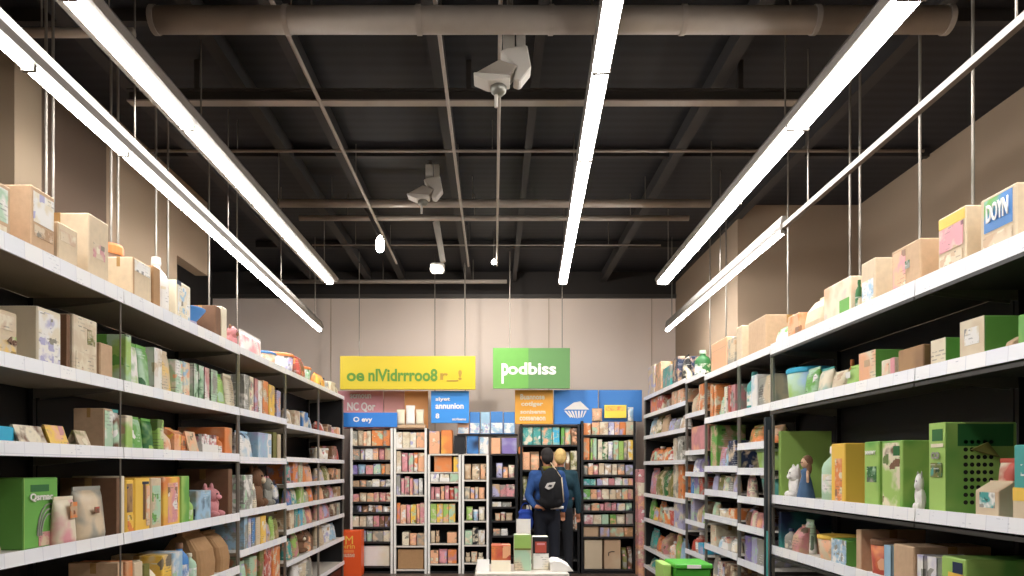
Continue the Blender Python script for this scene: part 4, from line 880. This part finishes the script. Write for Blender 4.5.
fill(429.5, 455.5, 503.5, 523, ['carton'], ['lime','yellow','lime','yellow'], 'fourth row, '+u, B, jh=.8)
for nm in []: pass
fill(430, 440, 529, 543.5, ['pouch', 'plush'], ['sand','tan'], 'fifth row left, '+u, B)
fill(447, 457, 531, 543.5, ['carton'], ['peach'], 'fifth row right, '+u, B)
fill(430, 457, 549, 564, ['carton', 'pouch'], ['peach','pink','orange'], 'sixth row, '+u, B)
u = 'narrow unit beside the black one'
fill(464, 487, 459, 480, ['pouch', 'bag'], ['tan','sand','tan'], 'second row, '+u, B, jh=6)
fill(464, 485, 486.5, 499.5, ['pouch'], ['sand','peach','sand','peach'], 'third row, '+u, B)
fill(466, 485, 506, 521, ['pouch', 'tub'], ['lime','lightblue','cream'], 'row four, narrow unit beside black unit', B, jh=5)
fill(465, 485, 528, 545, ['carton'], ['mint','black','white'], 'fifth row, '+u, B, jh=4)
fill(465, 484, 551, 563, ['plush', 'pouch'], ['sand','peach','cream'], 'sixth row, '+u, B)
u = 'black unit'
fill(496, 515, 463, 478, ['pouch', 'bag'], ['lavender','peach','cream'], 'second row, '+u, B, jh=5)
fill(491, 515, 484, 497, ['carton'], ['lavender','rose','pink'], 'third row, '+u, B, jh=2)
fill(492, 512, 502, 507, ['carton'], ['white','grey'], 'fourth row, '+u, B, jh=.5)
fill(495, 513, 512, 521, ['pouch', 'tub'], ['peach','tan','sand'], 'fifth row, '+u, B)
fill(493, 508, 528, 536, ['carton'], ['grey','white'], 'sixth row, '+u, B)
fill(491.5, 510, 544, 558, ['carton'], ['peach','orange'], 'seventh row, '+u, B)
u = 'unit behind the shoppers'
fill(522, 541, 426.5, 445, ['carton'], ['teal','teal'], 'top row left, '+u, B, jh=.5)
fill(541.5, 560, 426.5, 445, ['carton'], ['teal','cyan'], 'top row middle, '+u, B, jh=.5)
fill(561, 578, 427, 445, ['carton', 'pouch'], ['green','mint','brown'], 'top row right, '+u, B)
fill(522, 540, 451, 470, ['carton', 'bag'], ['peach','tan'], 'second row left, '+u, B, jh=2)
fill(553, 578, 449, 470, ['bag', 'carton'], ['tan','grey','brown','olive'], 'second row right, '+u, B, jh=3)
fill(521.5, 533, 475, 500, ['bag'], ['olive','brown'], 'third row left, '+u, B, jh=3)
fill(565, 579, 478, 500, ['bag', 'pouch'], ['brown','rose','tan'], 'third row right, '+u, B)
fill(521.5, 532, 504, 530, ['bag', 'carton'], ['sand','lightblue'], 'fourth row, '+u, B)
fill(521.5, 533, 536, 560, ['carton', 'bag'], ['white','rose'], 'fifth row, '+u, B)
fill(566, 579, 508, 530, ['carton', 'bottle'], ['grey','brown','white'], 'fourth row right, '+u, B)
u = 'wide unit right of the shoppers'
fill(592, 634, 421.5, 435, ['carton'], ['peach','cream','lavender','peach','orange','sand'], 'top row, '+u, B, jh=1.2)
fill(583.5, 591, 421.5, 435, ['carton'], ['orange'], 'top row left, '+u, B)
fill(583.5, 590, 437.5, 460, ['book'], ['orange'], 'second row left, '+u, B, jh=.5)
fill(590.5, 597, 438, 460, ['book'], ['lime','mint'], 'second row middle, '+u, B, jh=.5)
fill(598, 634, 439, 460, ['carton', 'carton', 'pouch'], ['cream','darkgreen','white','mint','lime','sand','yellow'], 'second row, '+u, B, jh=3)
fill(583.5, 634, 463, 475, ['pouch', 'carton'], ['grey','peach','rose','sand','white','cream','grey','lavender'], 'third row, '+u, B)
fill(583.5, 596, 479, 485.5, ['carton'], ['teal','teal'], 'fourth row left, '+u, B, jh=.5)
fill(597, 634, 477.5, 485.5, ['carton'], ['lavender','white','rose','white','cream','pink'], 'fourth row, '+u, B, jh=1.5)
fill(583.5, 634, 488.5, 499.5, ['book', 'carton'], ['green','peach','rose','cream','sand','tan','peach','rose'], 'fifth row, '+u, B, jh=1)
fill(583.5, 634, 502, 511, ['pouch', 'carton'], ['grey','peach','pink','rose','pink','lavender','navy'], 'sixth row, '+u, B)
fill(584, 609, 514.5, 524.5, ['carton'], ['white','cream','mint'], 'seventh row left, '+u, B, jh=.6)
fill(610, 634, 513, 524.5, ['carton', 'pouch'], ['green','cream','grey'], 'seventh row right, '+u, B)
fill(583.5, 599, 526.5, 537, ['carton'], ['tan'], 'eighth row left, '+u, B, jh=.1)
fill(600, 634, 527, 537, ['carton'], ['tan','tan','kraft'], 'eighth row right, '+u, B, jh=.4)
I('B', 584, 602.5, 540, yz(569.5), 'carton', 'sand', 'tall plain sand box at foot of wide far unit, left', B, d=.34, a=('sand','sand','tan',2,.2,False))
o = I('B', 604, 621, 540, yz(569.5), 'carton', 'tan', 'tall plain tan box with curved pull handle at foot of wide far unit', B, d=.34, a=('tan','sand','tan',2,.2,False))
mb = MB(); pts = [(-.06, .2), (-.06, .25), (-.02, .265), (.03, .265)]
for p, q in zip(pts, pts[1:]): mb.tube((p[0], -.006, p[1]), (q[0], -.006, q[1]), .006, n=6)
mb.build('pull_handle', M_blackp, o)
fill(622.5, 634, 547, 569.5, ['bag'], ['olive','brown'], 'bottom right, '+u, B)

# things standing on top of the far units
def board(label, cat, name, px0, px1, py0, py1, y, c, m=None, th=.03, text=(), panels=(), rods=()):
    x0, x1 = X(px0, y), X(px1, y); z0, z1 = Z(py1, y), Z(py0, y); w_, h_ = x1-x0, z1-z0
    o = empty(name, (x0+x1)/2, y, z0)
    MB().box(-w_/2, w_/2, 0, th, 0, h_).build('board', m or pm(c), o, bevel=.004)
    for rect, pmx in panels: g_panel(o, w_, h_, rect, art(*pmx) if isinstance(pmx, tuple) else pm(pmx))
    for t, (u0, v0, u1, v1), tc in text: lettering(o, t, (u1-u0)*w_, (v1-v0)*h_, tc if not isinstance(tc, str) else pm(tc), (((u0+u1)/2-.5)*w_, -.003, (v0+v1)/2*h_), bold=.03)
    for r in rods: MB().tube((r*w_, th/2, h_), (r*w_, th/2, CH-z0-.001), .006, n=6).build('hanging_rod', M_rod, o)
    return tag(o, label, cat, None)
mg = mat('sign_green_ink', '#5a8a2c', .6)
PZ = CY-(yz(428)+.001-EYE)*F/11.1
board('long yellow hanging sign with green lettering over the far left units', 'sign', 'hanging_sign', 340, 475.5, 356, 389.5, 10.75, 'yellow', mat('sign_yellow', '#cdb620', .5), .05,
      text=[('oe', (.05,.24,.18,.5), mg), ('nlVidrrroo8', (.21,.24,.72,.62), mg), ('r_!', (.74,.24,.9,.58), mat('sign_ochre_ink', '#a8862c', .6))], rods=(-.36, .42))
board('green hanging sign with white lettering over the middle far units', 'sign', 'hanging_sign', 493, 570, 348, 388.5, 10.75, 'green', mat('sign_green', '#629254', .5), .04,
      panels=[((.0,0,.46,1), 'green')], text=[('P', (.11,.12,.2,.62), 'white'), ('odbiss', (.19,.34,.82,.64), 'white')], rods=(-.28, .4))
board('pink advertising board standing left, under the yellow sign', 'board', 'advert_board', 336, 383, 391, PZ, 11.1, 'pink', None, .05, text=[('NC Qor', (.24,.44,.84,.7), 'white'), ('scmoun', (.3,.8,.75,.92), 'white')])
board('long blue header strip with white word, below the pink board', 'board', 'header_strip', 341, 397, 412.5, 427, 10.88, 'blue', mat('header_blue', '#2f7fd6', .5), .04, text=[('O evy', (.22,.25,.56,.7), 'white')])
board('dusty rose panel between the pink board and the orange panel', 'board', 'advert_board', 383.8, 404, 391, PZ, 11.1, 'rose', mat('rosep', '#d89c94', .6), .05)
board('orange gradient panel right of the dusty rose panel', 'board', 'advert_board', 404.5, 428, 391, PZ, 11.1, 'orange', art('orange','peach','orange',1.5,.5,None,) if False else mat('orangep', '#f4b070', .6), .05)
board('square bright blue board with white lines of text', 'board', 'advert_board', 431, 469, 391, 423, 10.86, 'blue', mat('board_blue', '#3a90e0', .5), .03, text=[('siyet', (.12,.66,.5,.8), 'white'), ('annunion', (.12,.44,.86,.62), 'white'), ('8', (.12,.14,.22,.3), 'white'), ('scrisenu', (.56,.08,.92,.16), 'white')], rods=(-.4, .4))
board('orange-yellow board with rows of pale text behind the shoppers', 'board', 'advert_board', 515, 553, 390, CY-(yz(424)+.001-EYE)*F/10.95, 10.95, 'orange', mat('board_orange', '#f0aa3c', .5), .04, text=[('Buannose', (.14,.72,.78,.88), 'cream'), ('cotlger', (.16,.5,.74,.66), 'cream'), ('sonisenm', (.14,.3,.8,.42), 'cream'), ('cosseneon', (.12,.1,.8,.22), 'cream')])
o = board('wide blue banner with a white winged emblem, right of orange board', 'banner', 'advert_banner', 554, 598, 390, CY-(yz(424)+.001-EYE)*F/11, 11.0, 'blue', mat('banner_blue', '#3c84d4', .5), .04)
mb = MB(); w_ = X(598, 11)-X(554, 11); hh = Z(390, 11)-Z(419.5, 11)
for k in range(7):
    a = -.5+k*.13; mb.prism([(a*w_*.6+.02, hh*.46), (a*w_*.6+.05, hh*.46), (a*w_*.35+.05, hh*(.2+.02*abs(k-3))), (a*w_*.35+.03, hh*.22)], -.006, -.001)
mb.prism([(-.28*w_, hh*.5), (.3*w_, hh*.5), (.1*w_, hh*.78), (-.05*w_, hh*.74)], -.006, -.001)
mb.build('winged_emblem', pm('white'), o)
board('plain blue banner with pale light patches at the right corner', 'banner', 'advert_banner', 599, 642, 390, CY-(yz(421)+.001-EYE)*F/11.05, 11.05, 'blue', mat('banner_blue2', '#3a80cc', .5), .04)
board('bright yellow small card standing below the plain blue banner', 'sign', 'price_card', 604.5, 626.5, 405, 418, 10.97, 'yellow', mat('card_yellow', '#f6e050', .5), .02, panels=[((.05,.55,.95,.9), ('yellow','orange','yellow',20,.3))])
g = 'goods on top of the far units'
zt = yz(428)
for (a0, a1, yt, c, k, lb) in ((395.5, 426, 424.5, 'tan', 'carton', 'flat tan carton lying on top of the unit with white boxes'),):
    I('B', a0, a1, yt, zt, k, c, lb, g, d=.25)
for i, (a0, a1, yt, c) in enumerate(((396, 405, 409, 'cream'), (405.3, 415, 405, 'white'), (415.3, 424, 409, 'cream'))):
    I('B', a0, a1, yt, zt if a0 < 394 else yz(424.5)+.003, 'pouch', c, '%s puffy pouch heaped below the rose panel, %s from left' % (c, ORD[i]), 'cream pouches on top', d=.2, back_y=YB+.02)
fill(429, 440, 431, 454, ['carton'], ['peach'], 'on top of the yellow-green packets unit', g, jh=.2)
I('B', 441, 452.5, 430, yz(454), 'carton', 'orange', 'bright orange carton left of the black box on far unit top', g, d=.25, a=('orange','yellow','orange',2,.3,False))
I('B', 454, 465.5, 435.5, yz(454)+.0, 'carton', 'black', 'black box left of the dark blue box on far unit top', g, d=.2)
I('B', 466.5, 478.5, 435.5, yz(454), 'carton', 'blue', 'dark blue box right of the black box on far unit top', g, d=.2, a=('blue','navy','blue',2,.3,False))
I('B', 479.5, 488.5, 437, yz(454), 'carton', 'white', 'white box with grey swirl beside the dark blue box', g, d=.2, a=('white','lightblue','lavender',10,.5))
I('B', 491, 500.5, 438, yz(454), 'carton', 'peach', 'pale pink carton left of the purple carton on black unit', g, d=.2)
I('B', 501.5, 517, 438, yz(454), 'carton', 'purple', 'purple-blue carton on top of the black unit', g, d=.25, a=('purple','lavender','lightblue',3,.5,False))
MB_s = MB().box(-.44, .48, 0, .34, -.025, 0).build('loose_shelf_board', M_blackp); tag(at(MB_s, X(486, YB), YB+.02, yz(434)), 'dark board carrying the blue and white cartons above the purple one', 'shelf board')
for i, (a0, a1, yt, c) in enumerate(((457.5, 469, 421, 'peach'), (469.5, 480, 412, 'blue'), (480.5, 490, 412, 'lightblue'), (490.5, 503, 411.5, 'blue'), (503.5, 515, 412, 'blue'))):
    I('B', a0, a1, yt, yz(434), 'carton', c, '%s and white carton on the dark board, %s from left' % ({'lightblue':'light blue'}.get(c, c), ORD[i]), 'blue and white cartons', d=.25, a=(c, c, c, 2, .1, False), panels=[((.04,.04,.96,.5), ('white','lightblue','lavender',14,.4))])
I('B', 518.5, 523, 428, yz(454), 'carton', 'orange', 'orange upright carton left of the teal cartons', g, d=.2)
I('B', 628, 634, 407, yz(421), 'pouch', 'white', 'white crumpled pouch on the wide unit, left of the pair', g, d=.15, a=('white','lightblue','white',8,.4))
I('B', 592, 603, 408, yz(421), 'pouch', 'tan', 'tan and orange pouch left of the yellow card', g, d=.1, a=('peach','tan','cream',9,.5))
I('R', 636, 641.5, 400, 2.625, 'pouch', 'white', 'white and pale blue pouch at the far end of right top shelf', g, a=('white','lightblue','white',8,.4), d=.2) if False else None

# stacked pillar of pinkish cartons at right of the far units
for i in range(8):
    c = ['peach','sand','peach','tan','pink','peach','cream','rose'][i]
    o = carton(.1, .24, .196, c, 'carton', art(c, 'rose', 'white', 10, .3)); at(o, 2.185, 10.64, .002+i*.1975)
    tag(o, '%s carton in the tall stack right of wide far unit, %s from floor' % (c, ORD[i]), 'carton', 'stacked pinkish cartons')
# orange bin
yb = 10.62; x0, x1 = X(337.5, yb), X(361, yb); hb = Z(531, yb); wd = x1-x0
o = empty('orange_bin', (x0+x1)/2, yb, 0.002)
MB().prism([(-wd/2, 0), (wd/2, 0), (wd/2, hb), (-wd/2+.02, hb)], 0, .25).build('body', mat('bin_orange', '#ee5a24', .45), o, bevel=.006)
g_panel(o, wd, hb, (.04,.52,.7,.58), mat('bin_light', '#f68a4a', .5), name='front_fold')
lettering(o, 'M', .11, .12, pm('yellow'), (.0, -.002, hb*.8)); lettering(o, 'oirin', .2, .07, pm('yellow'), (-.02, -.002, hb*.66)); lettering(o, 'nausse', .22, .05, pm('cream'), (-.03, -.002, hb*.46))
tag(o, 'orange cardboard bin with yellow writing at the left far corner', 'bin')

# green bin in front of the right shelving
yb = 6.0; xa_, xb_ = X(676, yb), X(711, yb); ht = Z(563, yb); wd = xb_-xa_
o = empty('green_bin', (xa_+xb_)/2, yb, .002)
MB().prism([(-wd*.42, 0), (wd*.42, 0), (wd/2, ht-.05), (-wd/2, ht-.05)], 0, .34).build('body', mat('bin_green', '#3f9a2a', .4), o, bevel=.01)
MB().box(-wd*.54, wd*.54, -.02, .36, ht-.05, ht-.01).build('rim', mat('bin_green_rim', '#4cae34', .4), o, bevel=.008)
MB().box(-wd*.2, wd*.2, -.022, -.02, ht-.045, ht-.015).build('white_mark', pm('white'), o)
tag(o, 'green plastic bin with a small white mark, low beside right shelving', 'bin')
o = MB().prism([(-.03, 0), (.03, 0), (.035, .78), (-.035, .78)], 0, .3).build('lime_pack', pm('lime'), None, bevel=.005); tag(at(o, X(667.3, 6.1), 6.1, .002), 'tall narrow lime pack just left of the green bin', 'pack')

# table with papers in the aisle centre
yt_ = 6.1; zt_ = Z(573, yt_)
o = empty('display_table', X(522, yt_), yt_, .002)
MB().box(-.4, .4, 0, .6, zt_-.04, zt_-.004).build('table_top', M_top, o, bevel=.008)
for sx in (-.38, .34):
    for sy in (.02, .54): MB().box(sx, sx+.04, sy, sy+.04, 0, zt_-.041).build('leg', M_post, o)
MB().box(-.37, .37, .04, .56, .25, .27).build('lower_shelf', M_post, o)
tag(o, 'low display table with pale top at the bottom centre', 'table')
def tb(px0, px1, ytop, y, kind, c, label, cat_g='goods on the low display table', **k):
    return I('B', px0, px1, ytop, zt_-.004, kind, c, label, cat_g, back_y=y, **k)
tb(514, 531.5, 535, 6.25, 'carton', 'lime', 'green-topped pale carton standing on the low table', d=.16, a=('mint','sand','cream',6,.5), panels=[((0,.62,1,1), 'lime'), ((0,.58,1,.63), 'olive')])
o = tb(532.5, 549, 537, 6.3, 'carton', 'white', 'dark-topped white carton with a red panel on low table', d=.16, a=('white','cream','mint',4,.3), panels=[((0,.5,1,1), 'black'), ((.15,.52,.85,.86), 'red'), ((.25,.76,.75,.82), 'pink')])
tb(491, 511, 545, 6.45, 'carton', 'orange', 'orange-red box behind the white sheets on low table', d=.14, a=('orange','red','peach',5,.4))
tb(477, 489.5, 560, 6.2, 'card', 'white', 'white folded sheet standing at left of the low table')
tb(491, 511, 561, 6.2, 'card', 'cream', 'cream folded sheet in front of the orange-red box')
tb(516, 531, 519, 6.55, 'book', 'white', 'tall white board behind the green-topped carton', d=.03)
o = MB().prism([(0, 0), (.2, 0), (.17, .04), (.09, .085), (.03, .09), (.0, .07)], 0, .3).build('paper_fan', pm('white'), None, bevel=.003)
tag(at(o, X(550.5, 6.2), 6.2, zt_-.002), 'curved white magazine drooping at the right of the low table', 'magazine')

# teal-edged post in front of the right shelving
o = empty('support_post', X(771, 5.7)-.02, 5.72, .002, 0)
MB().box(-.022, .022, -.02, .02, 0, 2.0).build('post', mat('post_dark', '#20282c', .4), o)
MB().box(-.018, -.005, -.024, -.0205, .1, 1.1).build('teal_edge', pm('teal'), o); MB().box(-.004, .006, -.024, -.0205, .1, 1.9).build('chrome_edge', M_rod, o)
tag(o, 'dark upright post with teal edge in front of right shelving', 'post')
# ================================================================== shoppers
def blob(name, prims, voxel, m, parent, smooth=5):
    mb = MB()
    for p in prims:
        if p[0] == 'c': mb.cap(*p[1:])
        else: mb.ball(p[1], p[2], 20, 14)
    o = mb.build(name, m, parent, smooth=True); return remesh(o, voxel, smooth)
def hand(pr, w, d, side, r=.0085):
    """w wrist, d unit direction of the fingers; adds palm, four fingers, thumb"""
    w = Vector(w); d = Vector(d).normalized(); s = Vector((side, 0, 0)); s = (s-d*s.dot(d)).normalized(); n = d.cross(s)
    pr.append(('c', w, w+d*.05, .026, .03))
    for k, ln in enumerate((.062, .075, .07, .055)):
        b = w+d*.075+s*(-.027+.018*k); m1 = b+d*ln*.5+n*.006; t = b+d*ln*.85+n*.03
        pr.append(('c', w+d*.04+s*(-.02+.013*k), b, r*1.2, r)); pr.append(('c', b, m1, r, r*.95)); pr.append(('c', m1, t, r*.95, r*.8))
    t0 = w+d*.02-s*.026; t1 = t0+d*.03-s*.024+n*.01; pr.append(('c', t0, t1, r*1.3, r*1.1)); pr.append(('c', t1, t1+d*.032+n*.008-s*.004, r*1.1, r*.85))
def shopper(x, y, rz, label, skin, hair, hairm, jacket, trousers, arms, shoes, collar=None, longhair=False):
    o = empty('person', x, y, .0, rz); ms = mat('skin_'+skin, skin, .55)
    # facing +y ; arms = [(elbow, wrist, dir)] for left(-x) and right(+x)
    sh = [Vector((-.185, 0, 1.50)), Vector((.185, 0, 1.50))]
    P = [('c', (0, 0, 1.02), (0, .0, 1.2), .13, .12), ('c', (-.07, 0, 1.4), (.07, 0, 1.4), .12), ('c', (0, 0, 1.2), (0, 0, 1.42), .12, .13),
         ('c', sh[0], sh[1], .05), ('c', (0, -.01, 1.5), (0, .01, 1.66), .055, .05)]
    P += [('e', (0, .015, 1.755), (.078, .098, .112)), ('e', (0, .03, 1.69), (.06, .07, .06)), ('c', (0, .11, 1.75), (0, .125, 1.728), .012, .016),
          ('e', (0, .1, 1.69), (.028, .014, .01)), ('e', (-.08, .0, 1.745), (.012, .022, .034)), ('e', (.08, .0, 1.745), (.012, .022, .034))]
    for i, (e, w_, d) in enumerate(arms):
        P += [('c', sh[i], e, .046, .038), ('c', e, w_, .037, .024)]; hand(P, w_, d, 1 if i else -1)
    hip = [Vector((-.085, 0, .98)), Vector((.085, 0, .98))]; kn = [Vector((-.1, .03, .53)), Vector((.11, .02, .53))]; an = [Vector((-.105, -.01, .09)), Vector((.12, -.01, .09))]
    for h, k, a in zip(hip, kn, an): P += [('c', h, k, .085, .056), ('c', k, a, .054, .036), ('c', a+Vector((0, 0, -.04)), a+Vector((0, .13, -.055)), .034, .026)]
    body = blob('body', P, .0075, ms, o, 3)
    for sx in (-1, 1): MB().ball((sx*.03, .108, 1.765), (.013, .008, .008)).build('eye', M_blackp, o, smooth=True)
    T = [('c', (0, 0, .98), (0, 0, 1.1), .15, .14)]
    for h, k, a in zip(hip, kn, an): T += [('c', h, k, .1, .074), ('c', k, a+Vector((0, 0, .02)), .073, .056)]
    blob('trousers', T, .015, trousers, o)
    J = [('c', (-.06, 0, 1.08), (.06, 0, 1.08), .125, .125), ('c', (-.05, 0, 1.2), (.05, 0, 1.2), .13), ('c', (-.085, 0, 1.4), (.085, 0, 1.4), .135), ('c', sh[0], sh[1], .072), ('c', (0, 0, 1.5), (0, 0, 1.57), .08, .07)]
    for i, (e, w_, d) in enumerate(arms): J += [('c', sh[i], e, .068, .055), ('c', e, Vector(e).lerp(Vector(w_), .93), .055, .04)]
    blob('jacket', J, .013, jacket, o)
    if collar: MB().lathe([(.075, 1.555), (.078, 1.6), (.07, 1.625), (.062, 1.6), (.06, 1.56)]).build('collar', collar, o, smooth=True)
    H = [('e', (0, -.008, 1.785), (.088, .1, .1)), ('e', (0, -.04, 1.74), (.083, .07, .09))]
    if longhair: H += [('c', (0, -.06, 1.72), (0, -.07, 1.6), .065, .05), ('e', (-.05, -.03, 1.68), (.04, .05, .08)), ('e', (.05, -.03, 1.68), (.04, .05, .08))]
    blob('hair', H, .008, hairm, o, 3)
    for a in an:
        blob('shoe', [('c', a+Vector((0, -.02, -.05)), a+Vector((0, .16, -.055)), .036, .032), ('c', a+Vector((0, -.01, -.03)), a+Vector((0, .0, .01)), .04, .042)], .01, shoes, o)
    return tag(o, label, 'person')
fab = lambda n, c: mat(n, c, .9, noise=.2, nscale=40, bump=.3)
xa_ = X(547, 9.9)
V = Vector
shopper(xa_, 9.9, .12, 'person seen from behind in blue jacket and dark trousers, wearing a black backpack', '#c98a66', 'short', mat('hair_dark', '#221c1a', .8, noise=.3, nscale=60),
        fab('jacket_blue', '#264a82'), fab('trousers_navy', '#141824'),
        [(V((-.27, -.04, 1.22)), V((-.2, -.16, 1.08)), (.9, -.25, -.1)), (V((.26, .0, 1.22)), V((.25, .1, 1.0)), (0, .3, -.9))], mat('shoe_black', '#101012', .5), collar=fab('collar_olive', '#76702c'))
shopper(X(562.5, 10.42)-.03, 10.42, -.15, 'person with blond hair in a dark teal jacket, right arm hanging', '#b8785a', 'blond', mat('hair_blond', '#d2b070', .8, noise=.25, nscale=60),
        fab('jacket_teal', '#183a46'), fab('trousers_charcoal', '#1c1e24'),
        [(V((-.25, .06, 1.22)), V((-.24, .2, 1.1)), (0, .8, -.4)), (V((.25, -.0, 1.2)), V((.255, .04, .95)), (0, .1, -1))], mat('shoe_grey', '#50504e', .6))
# black backpack, worn
o = empty('backpack', xa_+.03, 9.9-.2, 1.07, .12)
bp = blob('pack_body', [('e', (0, -.06, .26), (.165, .11, .28)), ('c', (-.08, -.05, .08), (.08, -.05, .08), .085), ('c', (-.09, -.05, .3), (.09, -.05, .3), .08)], .014, fab('pack_black', '#0e0e12'), o)
MB().prism([(-.11, .27), (-.075, .33), (.035, .345), (.0, .27), (-.06, .24)], -.185, -.165).build('leaf_patch', mat('patch_grey', '#c0bab4', .7), o, bevel=.004)
MB().prism([(-.07, .285), (-.05, .31), (-.01, .305), (-.025, .275)], -.188, -.1855).build('patch_mark', M_blackp, o)
for sx in (-1, 1):
    mb = MB(); pts = [(sx*.1, -.02, .42), (sx*.1, .1, .53), (sx*.1, .27, .52), (sx*.1, .345, .4), (sx*.13, .33, .22), (sx*.155, .18, .1), (sx*.13, .0, .05)]
    for p, q in zip(pts, pts[1:]): mb.cap(p, q, .016)
    mb.build('shoulder_strap', fab('pack_black', '#0e0e12'), o, smooth=True)
mb = MB().cap((.11, -.13, .42), (.0, -.03, .6), .006).cap((.13, -.12, .4), (.16, -.11, .08), .008); mb.build('pale_cord', pm('sand'), o, smooth=True)
tag(o, 'black backpack with a pale leaf-shaped patch on the left shopper', 'backpack')
o = MB().tube((-.085, 0, 0), (.085, 0, .006), .02, n=14).tube((-.087, 0, 0), (-.083, 0, 0), .021, n=14).build('rolled_leaflet', pm('white'))
tag(at(o, xa_+.12, 9.9-.23, 1.065), 'rolled white leaflet held low behind the backpack', 'leaflet')
# blue shopping bag at left
o = empty('blue_bag', xa_-.3, 9.83, .72)
blob('bag_body', [('e', (0, 0, .14), (.11, .07, .15)), ('c', (-.05, 0, .27), (.05, 0, .27), .05)], .012, fab('bag_blue', '#1c3c94'), o)
mb = MB()
for k in range(10):
    t0, t1 = PI*k/10, PI*(k+1)/10; mb.tube((.06*math.cos(t0), 0, .3+.1*math.sin(t0)), (.06*math.cos(t1), 0, .3+.1*math.sin(t1)), .006, n=6)
mb.build('handle', fab('bag_blue', '#1c3c94'), o)
tag(o, 'deep blue cloth bag hanging at the left shopper\'s side', 'bag')
